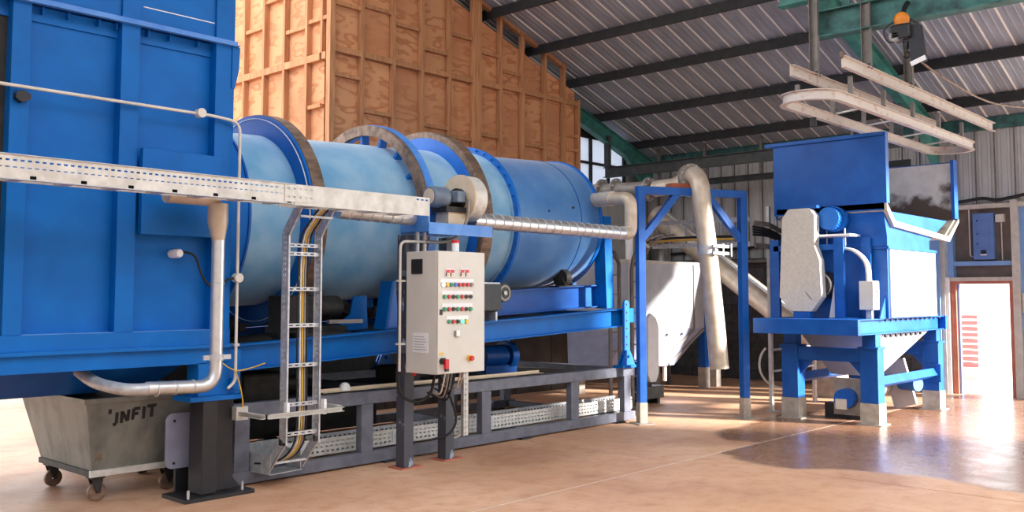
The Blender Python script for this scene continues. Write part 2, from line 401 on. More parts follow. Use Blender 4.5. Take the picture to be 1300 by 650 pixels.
# ---- roof
WX = 18.4
def zr(x): return 5.05 + .325 * (WX - x)
XR = 7.0
ceil = empty_struct('ceiling', (0, 0, 0), 'sloping zinc sheet roof with pale strips along the ribs over dark purlins')
m = MB()
h = .345 / 2
m.section([(-h, 0), (-.075, 0), (-.068, -.008), (-.052, -.008), (-.045, 0), (.045, 0), (.052, -.008), (.068, -.008), (.075, 0), (h, 0), (h, .02), (-h, .02)], (18.9, 0, zr(18.9)), (XR, 0, zr(XR)))
sheet = m.build('roof_sheet', 'rooft', ceil)
strip = MB().beam((18.9, .1775, zr(18.9) + .004), (XR, .1775, zr(XR) + .004), .028, .036).build('pale_strip', 'strip', ceil)  # pale colour stands for the light caught by the roof ribs
first = True
y = 12.72
while y > 1:
    if first: sheet.location.y = y; strip.location.y = y; first = False
    else: again(sheet, (0, y - sheet.location.y, 0)); again(strip, (0, y - strip.location.y, 0))
    y -= .355
for k in range(4):  # added roof slope out of view, shuts off the overhead sky
    MB().beam((XR, 4.0 + k, zr(XR) + .01), (-5.1, 4.0 + k, 4.9), .99, .02).build('roof_sheet', 'rooft', ceil)
q(12.5, 18.5, .86, .9, 4.75, 5.0).build('sun_block_panel', 'wallsheet', ceil)  # added unseen panels, keep the sun off track, pipe and portal
MB().prism('y', [(12.5, 5.0), (18.5, 5.0), (12.5, zr(12.5) - .02)], .86, .9).build('sun_block_panel', 'wallsheet', ceil)
for x in (17.57, 16.2, 14.78, 13.5, 12.2, 10.85, 9.5, 8.2):
    z = zr(x) - .02
    m = MB(); m.prism('y', [(x - .035, z - .17), (x + .02, z - .17), (x + .02, z - .16), (x - .02, z - .155), (x - .02, z - .015), (x + .04, z - .01), (x + .04, z), (x - .035, z)], .9, 12.7)
    m.build('purlin', 'purlin', ceil)
for yy, mm in ((12.35, 'teal'), (5.95, 'teal')):
    MB().ibeam((18.2, yy, zr(18.2) - .19 - .16), (XR, yy, zr(XR) - .19 - .16), .32, .16).build('rafter', mm, ceil)
    MB().prism('y', [(18.15, 4.15), (18.25, 4.15), (18.25, 4.75), (17.2, 5.08), (17.1, 5.0)], yy - .05, yy + .05).build('haunch', mm, ceil)
MB().box(18.35, 18.45, .9, 12.8, 4.83, 5.05).build('eaves_beam', 'tealdk', ceil)
# grey runway beam hung below the far rafters, with small droppers and a lower rail
rb = thing('runway_beam', 'long grey steel beam slung under the far end of the roof', 'steel beam', (16.55, 9.3, 4.5))
MB().ibeam((16.55, 12.42, 4.5), (16.55, 5.95, 4.5), .22, .16).build('beam_web', 'beam', rb)
for yy in (12.35, 6.02): q(16.5, 16.6, yy - .06, yy + .06, 4.61, zr(16.55) - .34).build('hanger', 'beam', rb)
lr = thing('suspended_rail', 'lower grey steel rail with droppers below the long beam', 'steel rail', (17.9, 9.5, 4.2))
MB().channel((17.9, 12.6, 4.28), (17.9, 6.3, 4.28), .13, .07).build('rail', 'beam', lr)
for yy in (11.9, 10.7, 9.35, 7.4): q(17.86, 17.92, yy - .03, yy + .03, 4.34, 5.14).build('dropper', 'hang', lr)

# ---- far wall (cladding over blockwork, switch recess, door)
wf = empty_struct('wall_far', (0, 0, 0), 'far wall of grey cladding over dark concrete blocks')
q(18.42, 18.56, 5.98, 13, 0, 2.6).build('mortar_core', 'mortar', wf)
bl = None; n = 0
for c in range(13):
    yy = 5.98 + (0 if c % 2 else -.2)
    while yy < 12.9:
        a, b = max(yy, 5.98) + .006, min(yy + .4, 12.95) - .006
        if b - a > .05:
            q(18.385 + random.uniform(-.002, .003), 18.43, a, b, c * .2 + .006, c * .2 + .194).build('block', 'block', wf)
        yy += .4
m = MB(); hh = .33
m.prism('z', [(18.45, 0), (18.45, .05), (18.425, .065), (18.425, .105), (18.45, .12), (18.45, .21), (18.425, .225), (18.425, .265), (18.45, .28), (18.45, .325), (18.47, .325), (18.47, 0)], 2.6, 4.99)
cs = m.build('cladding_sheet', 'wallsheet', wf); cs.location.y = 12.6
cr = q(18.41, 18.45, -.012, .0, 2.6, 4.99).build('cladding_seam', 'hang', wf); cr.location.y = 12.6
yy = 12.6 - .33
while yy > 3.4:
    if yy < 5.98:
        m = MB(); m.prism('z', [(18.45, 0), (18.45, .05), (18.425, .065), (18.425, .105), (18.45, .12), (18.45, .21), (18.425, .225), (18.425, .265), (18.45, .28), (18.45, .325), (18.47, .325), (18.47, 0)], 3.46, 4.99)
        o = m.build('cladding_sheet', 'wallsheet', wf); o.location.y = yy
        o = q(18.41, 18.45, -.012, .0, 3.46, 4.99).build('cladding_seam', 'hang', wf); o.location.y = yy
    else: again(cs, (0, yy - 12.6, 0)); again(cr, (0, yy - 12.6, 0))
    yy -= .33
q(18.3, 18.46, 3.4, 5.98, 3.38, 3.46).build('ledge', 'sill', wf)
q(18.44, 18.5, 4.78, 5.8, 2.12, 3.4).build('backing_board', 'board', wf)
q(18.28, 18.46, 4.76, 5.8, 2.34, 2.42).build('crossbar', 'steelblue', wf)
q(18.3, 18.46, 4.7, 5.84, 2.06, 2.13).build('lintel', 'sill', wf)
q(18.26, 18.5, 5.72, 5.82, 2.13, 3.4).build('recess_jamb', 'steelblue', wf)
q(18.2, 18.42, 5.86, 5.93, 0, 3.3).build('column_flange', 'sill', wf)
q(18.14, 18.24, 5.93, 6.08, 0, 4.2).build('column_web', 'steelblue', wf)
q(18.24, 18.44, 5.8, 5.86, 0, 2.13).build('door_jamb_lining', 'white', wf)
q(18.25, 18.5, 4.62, 4.73, 0, 3.5).build('white_post', 'sill', wf)
q(18.36, 18.5, 3.4, 4.62, 1.84, 3.38).build('blue_panel', 'steelblue', wf)
q(18.32, 18.5, 3.4, 4.6, 1.5, 1.84).build('white_band', 'sill', wf)
q(18.36, 18.5, 3.4, 4.62, 0, 1.5).build('blue_panel', 'steelblue', wf)
d = empty_struct('door_1', (18.4, 5.26, 0), 'open doorway with red brown timber frame')
q(18.3, 18.5, 5.7, 5.79, 0, 2.06).build('door_frame', 'redwood', d)
q(18.3, 18.5, 4.74, 4.8, 0, 2.06).build('door_frame', 'redwood', d)
q(18.3, 18.5, 4.8, 5.7, 2.01, 2.06).build('door_head', 'redwood', d)
q(18.36, 18.42, 5.66, 5.7, 0, 2.01).build('door_stop', 'steelblue', d)

# ---- gable wall behind the plywood, with frosted panes
wg = empty_struct('wall_back', (0, 0, 0), 'dark gable wall with frosted panes behind the plywood')
for x0, x1, z0, z1 in ((8.72, 15.6, 0, 5.9), (15.6, 18.5, 0, 4.05), (17.75, 18.5, 4.05, 5.0), (8.72, 14.2, 5.9, 6.6)):
    q(x0, x1, 12.76, 12.86, z0, z1).build('gable_panel', 'wallsheet', wg)
MB().prism('y', [(8.72, 6.6), (14.2, 6.6), (14.2, zr(14.2)), (8.72, zr(8.72))], 12.76, 12.86).build('gable_panel', 'purlin', wg)
w1 = empty_struct('window_1', (16.6, 12.78, 4.05), 'frosted white panes in dark mullions on the gable')
for x0, x1 in ((15.62, 16.45), (16.51, 17.1), (17.16, 17.72)):
    for z0, z1 in ((4.07, 4.72), (4.78, 5.3)):
        q(x0, x1, 12.8, 12.812, z0, z1).build('pane', 'pane', w1)
for x in (15.6, 16.48, 17.13, 17.74): q(x - .03, x + .03, 12.74, 12.84, 4.05, 5.35).build('mullion', 'purlin', w1)
for z in (4.06, 4.75): q(15.6, 17.75, 12.745, 12.835, z - .025, z + .025).build('transom', 'purlin', w1)
w2 = empty_struct('window_2', (15, 12.78, 5.9), 'blue tinted panes high above the plywood')
for x0, x1 in ((14.22, 14.95), (15.05, 15.6), (15.7, 16.4)):
    MB().prism('y', [(x0, 5.92), (x1, 5.92), (x1, zr(x1) - .25), (x0, zr(x0) - .25)], 12.8, 12.812).build('pane', 'paneblue', w2)
for x in (15.0, 15.65): q(x - .05, x + .05, 12.74, 12.84, 5.9, zr(x) - .22).build('mullion', 'purlin', w2)
MB().prism('y', [(15.6, 5.3), (18.5, 5.3), (18.5, 4.9), (18.5, 5.02), (16.4, 5.7), (16.4, 5.92), (15.6, 5.92)], 12.77, 12.85).build('gable_panel', 'purlin', wg)

# ---- plywood lined box
wp = empty_struct('wall_plywood', (0, 0, 0), 'plywood box walls with exposed timber studs and rails')
SX = [8.62, 9.22, 9.87, 10.5, 11.14, 11.8, 12.44, 13.05, 13.7, 14.28, 14.74]
YP = 11.7
def zt(x): return 10.78 - .325 * x - .08    # sheet top line (cut parallel to the roof)
noggs = {0: [5.24, 6.37], 1: [4.74, 6.45], 2: [6.3, 4.2], 3: [4.69, 6.0], 4: [4.57, 6.39], 5: [6.21, 4.7], 6: [5.96], 7: [4.66], 8: [4.1], 9: [5.0, 4.72]}
for i in range(10):
    a, b = SX[i] + .03, SX[i + 1] - .03
    zz = [0, 2.8, 5.58] + [None]
    for j in range(3):
        if j < 2: pts = [(a, zz[j] + .004), (b, zz[j] + .004), (b, zz[j + 1] - .004), (a, zz[j + 1] - .004)]
        else: pts = [(a, 5.584), (b, 5.584), (b, max(zt(b), 5.62)), (a, max(zt(a), 5.64))]
        MB().prism('y', pts, YP + .1 + random.uniform(0, .006), YP + .118).build('plywood_sheet', 'ply', wp)
    for z in noggs.get(i, []):
        if z < zt(b) - .1: q(a, b, YP + .02 + random.uniform(0, .015), YP + .1, z - .03, z + .03).build('nogging', 'wood', wp)
    q(a, b, YP + .01, YP + .1, 5.59 + (i > 5) * .03, 5.68 + (i > 5) * .03).build('rail', 'wood', wp)
for i, x in enumerate(SX):
    w = .09 if i == 5 else .03
    q(x - w, x + w, YP - (.03 if i == 5 else 0), YP + .1, 0, (zt(x) + .28) if i < 10 else 5.75).build('stud', 'wood', wp)
MB().beam((11.8, YP + .05, zt(11.8) + .3), (14.35, YP + .05, zt(14.35) + .3), .1, .08).build('top_rail', 'wood', wp)
MB().beam((8.62, YP + .05, zt(8.62) + .3), (11.7, YP + .05, zt(11.7) + .3), .1, .08).build('top_rail', 'wood', wp)
q(14.76, 14.8, YP + .1, 12.7, 0, 5.7).build('end_sheet', 'ply', wp)
SY = [11.91, 12.3, 12.92, 13.52, 14.13, 14.75, 15.4, 16.0, 16.6, 17.2, 17.8]
XP = 8.55
prev = 11.76
q(XP, XP + .1, 11.66, 11.76, 0, 8.0).build('corner_stud', 'wood', wp)
ln = {1: [6.12, 4.75], 2: [6.07], 3: [6.7], 0: [6.12], 4: [6.3], 5: [4.6]}
for i, yv in enumerate(SY):
    a, b = prev + .025, yv - .025
    for z0, z1 in ((0, 2.7), (2.71, 5.48), (5.49, 8.0)):
        q(XP + .1, XP + .118 + random.uniform(0, .005), a, b, z0, z1).build('plywood_sheet', 'ply', wp)
    q(XP, XP + .1, a, b, 5.46, 5.57).build('rail', 'wood', wp)
    for z in ln.get(i, []): q(XP + .02, XP + .1, a, b, z - .03, z + .03).build('nogging', 'wood', wp)
    if i == 0: q(XP + .01, XP + .1, yv - .025, yv + .025, 5.57, 8.0).build('stud', 'wood', wp)
    else: q(XP, XP + .1, yv - .028, yv + .028, 0, 8.0).build('stud', 'wood', wp)
    prev = yv
for x in range(6): q(8.68 + x * 1.02, 8.68 + x * 1.02 + 1.0, YP - .06, YP - .03, 0, 2.3).build('dado_board', 'dado', wp)
# ---- unseen rear wall behind the camera keeps the light coming from the open right side
wr = struct(q(-5.2, -5, -6, 10, 0, 6.5).build('wall_rear', 'wallsheet', loc=(-5.1, 1, 0)), 'unseen grey wall added behind the camera for shade')
wri = struct(q(-5.2, 17.1, -6.2, -6, 0, 10).build('wall_sun_block', 'wallsheet', loc=(3, -6.1, 0)), 'unseen grey wall added on the right to block the sun')  # added unseen wall, keeps the sun off the drum and housing

# ================================================================== BLUE STEEL HOUSING (left)
FY = 7.75
hs = thing('steel_housing', 'tall blue steel housing with vertical ribs and recessed panels', 'machine housing', (3.6, 9.2, 0))
RY = FY + .11
for x0, x1 in ((1.45, 2.66), (2.8, 3.53), (3.69, 4.41)):
    q(x0, x1, RY, RY + .04, 1.49, 4.0).build('wall_panel', 'dirt_shade' if x0 < 2 else 'blue', hs)  # left bay is coloured dark to stand for the shaded recess
    if x0 > 2: q(x0, x0 + .007, RY - .004, RY, 1.5, 3.05 if x0 < 3 else 2.31).build('pale_line', 'rimblue', hs)  # pale strip paints the bright highlight along the rib edge
    if x0 > 2: q(x0, x1, FY - .012, RY, 1.49, 1.495).build('pale_line', 'rimblue', hs)
    q(x0, x1, RY - .02, RY + .02, 4.0, 4.12).build('panel_head', 'blue', hs)
    q(x0, x1, RY - .085, RY + .02, 4.17, 6.4).build('upper_panel', 'blue', hs)
for x0, x1 in ((2.66, 2.8), (3.53, 3.69), (4.41, 4.6)):
    q(x0, x1, FY, RY + .06, 1.49, 6.4).build('rib', 'blue', hs, .003)
m = MB(); m.box(1.4, 4.63, FY - .05, FY + .0, 4.115, 4.125); m.box(1.4, 4.63, FY - .006, FY - .0, 4.125, 4.17)
m.build('ledge_angle', 'rimblue', hs)
for x in (2.9, 3.1, 3.35, 3.5, 3.78, 3.98, 4.25):
    q(x - .005, x + .005, FY + .03, RY, 4.06, 4.115).build('ledge_bracket', 'blue', hs)
MB().prism('y', [(4.6, 3.72), (4.64, 3.9), (4.65, 4.115), (4.57, 4.115), (4.57, 3.72)], FY - .012, FY - .002).build('lifting_lug', 'blue', hs)
for x0, x1, z in ((2.9, 3.5, 4.32), (3.72, 4.4, 4.3)):
    q(x0, x1, RY - .09, RY - .084, z, z + .008).build('pale_line', 'white', hs)
q(3.71, 4.45, FY - .06, FY + .0, 2.32, 3.06).build('raised_plate', 'blue', hs, .004)
q(1.4, 4.6, FY - .01, FY + .16, 1.36, 1.49).build('sill_beam', 'blue', hs)
m = MB(); m.box(1.4, 4.6, FY - .05, FY + .16, 1.33, 1.36); m.build('sill_flange', 'blue', hs)
q(1.4, 4.6, FY, FY + .16, 1.19, 1.33).build('lower_beam', 'blue', hs)
q(1.4, 4.6, FY + .16, 10.6, 1.3, 6.4).build('core', 'bluedk', hs)
MB().hexa([(1.6, 8.5), (4.2, 8.5), (4.2, 10.0), (1.6, 10.0)], .93, [(1.4, 8.0), (4.5, 8.0), (4.5, 10.5), (1.4, 10.5)], 1.3).build('under_hopper', 'bluedk', hs)
# ring housing where the drum enters
MB().lathe([(4.58, .2), (4.58, 1.015), (5.04, 1.015), (5.04, .955), (4.66, .955), (4.66, .2)], (0, 9.19, 2.607), n=72).build('inlet_ring', 'blue', hs)
MB().lathe([(5.04, .955), (5.04, 1.03), (5.065, 1.03), (5.065, .955)], (0, 9.19, 2.607), n=72).build('inlet_flange', 'bluedk', hs)
# legs : blue stub, black column, base plate
for yy in (FY, 10.4):
    q(4.3, 4.6, yy, yy + .2, .9, 1.2).build('leg_stub', 'blue', hs, .004)
    q(4.2, 4.7, yy - .06, yy + .26, .86, .9).build('leg_flange', 'blue', hs)
    m = MB(); m.box(4.335, 4.48, yy - .04, yy + .2, .04, .86); m.build('column', 'black', hs, .004)
    m = MB(); m.box(4.5, 4.68, yy + .04, yy + .2, .04, .86); m.build('column_side', 'black', hs)
    m = MB(); m.box(4.48, 4.5, yy + .08, yy + .2, .04, .86); m.build('column_rib', 'black', hs)
    m = MB(); m.box(4.14, 4.82, yy - .12, yy + .3, 0, .035); m.build('base_plate', 'black', hs)
    for bx, by in ((4.18, -.09), (4.72, -.07), (4.78, .24)):
        MB().cyl((bx, yy + by, .03), (bx, yy + by, .11), .012, 8).build('anchor_bolt', 'galv', hs)
    MB().prism('y', [(4.66, .035), (4.8, .035), (4.66, .2)], yy + .1, yy + .115).build('gusset', 'black', hs)
MB().cyl((4.64, FY + .02, 1.0), (4.64, FY + .26, 1.0), .095, 24).build('pivot_boss', 'blue', hs)
MB().cyl((4.64, FY - .05, 1.0), (4.64, FY + .02, 1.0), .045, 18).build('pivot_pin', 'blue', hs)
q(4.56, 4.74, FY + .03, FY + .2, .9, 1.3).build('pivot_plate', 'blue', hs)
q(1.5, 1.9, FY, FY + .3, 0, 1.2).build('column', 'black', hs)
# small items on the housing front
cp = smooth_path([(1.6, FY - .06, 3.425), (4.38, FY - .06, 3.425), (4.635, FY - .06, 3.40), (4.635, FY - .06, 1.02), (4.56, FY - .06, .96)], .1)
cn = thing('surface_conduit', 'pale steel conduit running across the blue housing and down its corner', 'conduit', (4.6, FY - .06, 1.0))
MB().tube(cp, .014, 10).build('pipe', 'offwhite', cn)
for x, z in ((4.23, 3.43), (4.635, 1.96)):
    MB().cyl((x, FY - .1, z), (x, FY - .03, z), .042, 20).build('junction_box', 'offwhite', cn)
for z in (2.75, 1.35): q(4.61, 4.66, FY - .08, FY, z - .012, z + .012).build('pipe_clip', 'galv', cn)
tag(MB().prism('y', [(2.68, 3.33), (2.73, 3.3), (2.79, 3.33), (2.79, 3.37), (2.73, 3.4), (2.68, 3.37)], FY - .07, FY).build('clamp_knob', 'black'), 'black knob on the left rib of the blue housing', 'knob')
pr = thing('probe_sensor', 'white round probe head with black lead on the blue panel', 'sensor', (4.12, FY - .02, 2.17))
MB().tube([(4.08, RY, 2.17), (4.08, RY - .13, 2.17), (4.08, RY - .15, 2.17)], [.04, .04, .03], 18).build('head', 'white', pr)
MB().tube(spline([(4.1, RY - .1, 2.175), (4.17, RY - .1, 2.18), (4.25, RY - .11, 2.14), (4.31, RY - .12, 1.98), (4.4, RY - .12, 1.88), (4.48, RY - .14, 1.9), (4.55, RY - .17, 1.95), (4.6, RY - .17, 1.955)]), .011, 8).build('lead', 'rubber', pr)
yw = MB().tube(spline([(4.46, FY - .06, 1.24), (4.52, FY - .08, 1.17), (4.62, FY - .1, 1.12), (4.75, FY - .1, 1.13), (4.92, FY - .1, 1.17)]), .006, 6)
tag(yw.build('yellow_wire', 'yellowwire'), 'loose yellow wire draped across the blue beam end', 'wire', None)
yw = MB().tube(spline([(4.61, FY - .1, 1.12), (4.66, FY - .1, .98), (4.69, FY - .1, .85), (4.69, FY - .1, .78)]), .006, 6)
tag(yw.build('yellow_wire', 'yellowwire'), 'yellow wire hanging down to the ladder bracket', 'wire', None)

# ---- silver down duct on the left
dd = thing('extraction_duct', 'silver vertical duct with funnel and elbow in front of the housing', 'duct', (4.28, 7.42, .95))
MB().tube([(4.27, 7.42, 2.6), (4.27, 7.42, 2.44), (4.28, 7.42, 2.28)], [.088, .088, .056], 24).build('reducer', 'pipe', dd)
MB().tube(smooth_path([(4.28, 7.42, 2.29), (4.28, 7.42, 1.02), (3.66, 7.42, 1.04)], .16, 8), .056, 20).build('down_pipe', 'duct', dd)
MB().tube(spline([(3.68, 7.42, 1.037), (3.52, 7.5, 1.04), (3.42, 7.8, 1.08), (3.4, 8.1, 1.16)]), .05, 16).build('tail_pipe', 'galv', dd)
MB().lathe([(1.9, .057), (1.9, .06), (1.915, .06), (1.915, .057)], (4.28, 7.42, 0), 'z', 24).build('seam_band', 'galv', dd)
m = MB(); m.lathe([(1.24, .057), (1.24, .066), (1.29, .066), (1.29, .057)], (4.28, 7.42, 0), 'z', 24)
m.box(4.345, 4.42, 7.41, 7.43, 1.245, 1.285); m.box(4.16, 4.22, 7.41, 7.43, 1.245, 1.285); m.build('pipe_clamp', 'galv', dd)
for x in (4.06, 3.9, 3.74): MB().lathe([(x, .056), (x, .06), (x + .012, .06), (x + .012, .056)], (0, 7.42, 1.03), 'x', 20).build('seam_band', 'galv', dd)
MB().tube([(3.8, 7.44, 2.66), (4.27, 7.44, 2.66)], .085, 20).build('inlet_stub', 'pipe', dd)

# ================================================================== CABLE TRAYS
TF, TB = 7.05, 7.3
ct = thing('cable_tray', 'long horizontal galvanised cable tray crossing in front of the blue housing', 'cable tray', (4.4, 7.2, 2.62))
rows = [(2.63, 2.655, None), (2.655, 2.667, .6), (2.667, 2.705, None), (2.705, 2.713, .1), (2.713, 2.752, None), (2.752, 2.766, .1), (2.766, 2.795, None)]
def fr(x0, yv): return lambda u, v, w: Vector((x0 + u, yv + w, v - .004 * (x0 + u - 2) ))
m = MB(); m.slotted(fr(1.6, TF), 3.2, [(2.655, 2.705, None), (2.705, 2.713, .1), (2.713, 2.752, None), (2.752, 2.766, .1), (2.766, 2.797, None)], .004)
m.slotted(fr(1.6, TF), 3.2, [(2.63, 2.655, .7)], .004, pitch=.36, slot=.045); m.build('side_rail', 'galvw', ct)
m = MB(); m.slotted(fr(1.6, TB), 3.2, [(2.63, 2.70, None)], -.004); m.build('side_rail', 'galvw', ct)
m = MB(); m.slotted(lambda u, v, w: Vector((4.806 + u, TF - .002 + w, v)), 1.62, [(2.605, 2.79, None)], .006); m.build('side_rail', 'galvw', ct)
m = MB(); m.slotted(lambda u, v, w: Vector((4.806 + u, TB + .002 - w, v)), 1.62, [(2.605, 2.79, None)], .006); m.build('side_rail', 'galvw', ct)
m = MB(); m.slotted(lambda u, v, w: Vector((4.70 + u, TF - .008 + w, v)), .3, [(2.63, 2.665, None), (2.665, 2.68, .3), (2.68, 2.74, None), (2.74, 2.755, .3), (2.755, 2.78, None)], .004, .06, .03); m.build('splice_plate', 'galvw', ct)
for x in (6.25, 6.31, 6.37): q(x, x + .03, TF - .005, TF - .001, 2.755, 2.77).build('slot_mark', 'bluedk', ct)
x = 1.75
while x < 6.4:
    zb = 2.626 - .004 * (x - 2) if x < 4.8 else 2.606
    q(x, x + .09, TF + .004, TB - .004, zb, zb + .02).build('rung', 'galv', ct); x += .36
for zz, xx0, xx1 in ((2.797, 1.6, 4.8),):
    MB().prism('y', [(xx0, zz - .004 * (xx0 - 2)), (xx1, zz - .004 * (xx1 - 2)), (xx1, zz - .004 * (xx1 - 2) + .006), (xx0, zz - .004 * (xx0 - 2) + .006)], TF - .012, TF + .004).build('rail_lip', 'galv', ct)
    MB().prism('y', [(xx0, 2.622 - .004 * (xx0 - 2)), (xx1, 2.622 - .004 * (xx1 - 2)), (xx1, 2.63 - .004 * (xx1 - 2)), (xx0, 2.63 - .004 * (xx0 - 2))], TF, TF + .05).build('rail_lip', 'galv', ct)
for i in range(3):
    MB().tube([(1.6, 7.1 + .05 * i, 2.66), (4.9, 7.1 + .05 * i, 2.645), (5.05 + .05 * i, 7.15, 2.64)], .014, 8).build('tray_cable', 'rubber', ct)

lt = thing('cable_ladder', 'vertical galvanised cable ladder dropping from the tray to the floor', 'cable ladder', (5.2, 7.46, .2))
LX0, LX1, LYf, LYb = 5.0, 5.38, 7.42, 7.52
for x, s in ((LX0, 1), (LX1, -1)):
    m = MB()
    m.slotted(lambda u, v, w: Vector((x + w * s, v, .42 + u)), 1.96, [(LYf, LYf + .035, None), (LYf + .035, LYf + .045, .2), (LYf + .045, LYf + .062, None), (LYf + .062, LYf + .072, .2), (LYf + .072, LYb, None)], .004)
    m.box(min(x, x + s * .018), max(x, x + s * .018), LYf - .004, LYf, .42, 2.38); m.box(min(x, x + s * .018), max(x, x + s * .018), LYb, LYb + .004, .42, 2.38)
    m.build('side_rail', 'galv', lt)
    m = MB(); m.prism('x', [(LYf, 2.36), (LYf - .2, 2.61), (LYf - .08, 2.61), (LYb, 2.40)], x, x + s * .004)
    m.prism('x', [(LYf - .004, 2.36), (LYf - .204, 2.61), (LYf - .198, 2.612), (LYf, 2.37)], x, x + s * .018); m.build('upper_bend', 'galv', lt)
    m = MB(); m.prism('x', [(LYf, .44), (LYb, .48), (LYb + .2, .25), (LYb + .16, .16)], x, x + s * .004)
    m.prism('x', [(LYf - .004, .44), (LYf, .45), (LYb + .165, .165), (LYb + .158, .155)], x, x + s * .018); m.build('lower_bend', 'galv', lt)
for z in (2.27, 2.19, 1.86, 1.52, 1.15, .79, .52):
    m = MB(); m.slotted(lambda u, v, w: Vector((LX0 + .01 + u, LYf + .02 + w, v)), LX1 - LX0 - .02, [(z - .018, z - .006, None), (z - .006, z + .006, .3), (z + .006, z + .018, None)], .02, .075, .042)
    m.build('rung', 'galv', lt)
MB().beam((LX0 + .01, 7.26, 2.53), (LX1 - .01, 7.26, 2.53), .03, .02).build('rung', 'galv', lt)
MB().beam((LX0 + .01, 7.62, .24), (LX1 - .01, 7.62, .24), .03, .02).build('rung', 'galv', lt)
for i, (dx, mm) in enumerate(((0, 'rubber'), (.03, 'offwhite'), (.055, 'yellowwire'), (.08, 'pipegrey'), (.105, 'rubber'))):
    MB().tube(spline([(5.19 + dx, 7.22, 2.6), (5.17 + dx, 7.32, 2.5), (5.165 + dx, 7.48, 2.25), (5.16 + dx, 7.49, 1.4), (5.165 + dx, 7.49, .6), (5.14 + dx, 7.54, .36), (5.06 + dx, 7.68, .24), (4.95 + dx, 7.85, .22)]), .009, 8).build('cable', mm, lt)
# strut bracket round the ladder
m = MB(); m.channel((4.72, LYb + .26, .72), (4.72, LYf - .1, .72), .04, .04, .004); m.channel((4.74, LYf - .1, .72), (5.56, LYf - .1, .72), .04, .04, .004); m.channel((5.54, LYf - .08, .73), (5.54, LYb + .26, .73), .04, .04, .004)
m.build('strut_bracket', 'galvw', lt)
for x in (LX0 - .03, LX1 + .0): q(x, x + .03, LYf - .06, LYf - .01, .68, .82).build('strut_plate', 'white', lt)
q(4.66, 4.78, LYb + .18, LYb + .26, .66, .78).build('strut_foot', 'galvw', lt)

# low perforated tray running behind the base frame, with a flat curved end
lw = thing('perforated_tray', 'low perforated galvanised tray curving round behind the dark base frame', 'cable tray', (8.0, 8.3, .15))
rows = [(.13, .158, None), (.158, .178, .3), (.178, .206, None), (.206, .222, .1), (.222, .25, None), (.25, .266, .2), (.266, .3, None)]
for x0, L in ((5.75, 1.25), (7.0, 1.5), (8.5, 1.5), (10.0, 1.55)):
    m = MB(); m.slotted(lambda u, v, w: Vector((x0 + u + .004, 8.2 + w, v)), L - .008, rows, .004, .065, .034); m.box(x0, x0 + L, 8.2, 8.5, .128, .132); m.build('tray_section', 'galvw', lw)
    m = MB(); m.slotted(lambda u, v, w: Vector((x0 + u + .004, 8.5 + w, v)), L - .008, rows, .004, .065, .034); m.build('tray_back', 'galv', lw)
for x0 in (5.75, 7.0, 8.5, 10.0): q(x0 - .07, x0 + .07, 8.192, 8.2, .16, .28).build('splice_plate', 'galv', lw)
def wall_strip(path, z0, z1, t=.004):
    m = MB(); P = [Vector((a, b, 0)) for a, b in path]
    for i in range(len(P) - 1):
        d = (P[i + 1] - P[i]).normalized(); nn = Vector((-d.y, d.x, 0)) * t
        vs = [P[i], P[i + 1], P[i + 1] + nn, P[i] + nn]
        m.hexa([(v.x, v.y) for v in vs], z0, [(v.x, v.y) for v in vs], z1)
    return m
cur = [(p.x, p.y) for p in spline([(5.0, 7.66, 0), (4.98, 7.9, 0), (5.02, 8.2, 0), (5.2, 8.43, 0), (5.45, 8.49, 0), (5.75, 8.5, 0)], 5)]
wall_strip(cur, .13, .31).build('curved_side', 'galv', lw)
wall_strip([(5.38, 7.72), (5.38, 7.95), (5.5, 8.14), (5.75, 8.2)], .13, .31).build('curved_side', 'galv', lw)
m = MB(); pl = [(5.38, 7.7), (5.38, 7.95), (5.5, 8.14), (5.75, 8.2)] + cur[::-1]
m.prism('z', pl, .125, .13); m.build('curved_floor', 'galv', lw)

# ================================================================== ROTARY DRUM
tilt = (0, -rad(2.55), 0)
AY, AZ = 9.19, 2.87
dr = thing('rotary_drum', 'large inclined blue rotary drum with brown tyre rings', 'rotary drum', (10.9, AY, AZ), rot=tilt)
O = (0, AY, AZ)
MB().lathe([(5.0, .945), (8.95, .95)], O, n=96, closed=False).build('inlet_shell', 'drumA', dr)
MB().lathe([(9.03, .95), (10.84, .95)], O, n=96, closed=False).build('outlet_shell', 'drumB', dr)
MB().lathe([(10.84, .3), (10.84, .968), (10.9, .968), (10.9, .3)], O, n=96).build('end_rim', 'ringblue', dr)
MB().lathe([(10.415, .95), (10.415, .955), (10.43, .955), (10.43, .95)], O, n=96).build('weld_seam', 'bluedk', dr)
# tyre 1
MB().lathe([(5.69, .94), (5.69, 1.165), (5.72, 1.165), (5.72, .94)], O, n=96).build('tyre_disc', 'blue', dr)
MB().lathe([(5.72, 1.06), (5.72, 1.172), (5.87, 1.172), (5.87, 1.06)], O, n=96).build('tyre', 'rust', dr)
MB().lathe([(5.68, 1.121), (5.68, 1.128), (5.69, 1.128), (5.69, 1.121)], O, n=96).build('weld_bead', 'white', dr)
# girth ring 2 on spacer blocks
MB().lathe([(7.24, 1.065), (7.24, 1.19), (7.30, 1.19), (7.30, 1.065)], O, n=96).build('girth_ring', 'rust', dr)
MB().lathe([(7.30, 1.08), (7.30, 1.2), (7.41, 1.2), (7.41, 1.08)], O, n=96).build('girth_band', 'rimblue', dr)
sp = q(7.27, 7.38, AY - .02, AY + .02, AZ + .945, AZ + 1.07).build('spacer_block', 'blue', dr)
for k in range(1, 18):
    c = again(sp, (0, 0, 0)); c.rotation_euler = (2 * PI * k / 18, 0, 0)
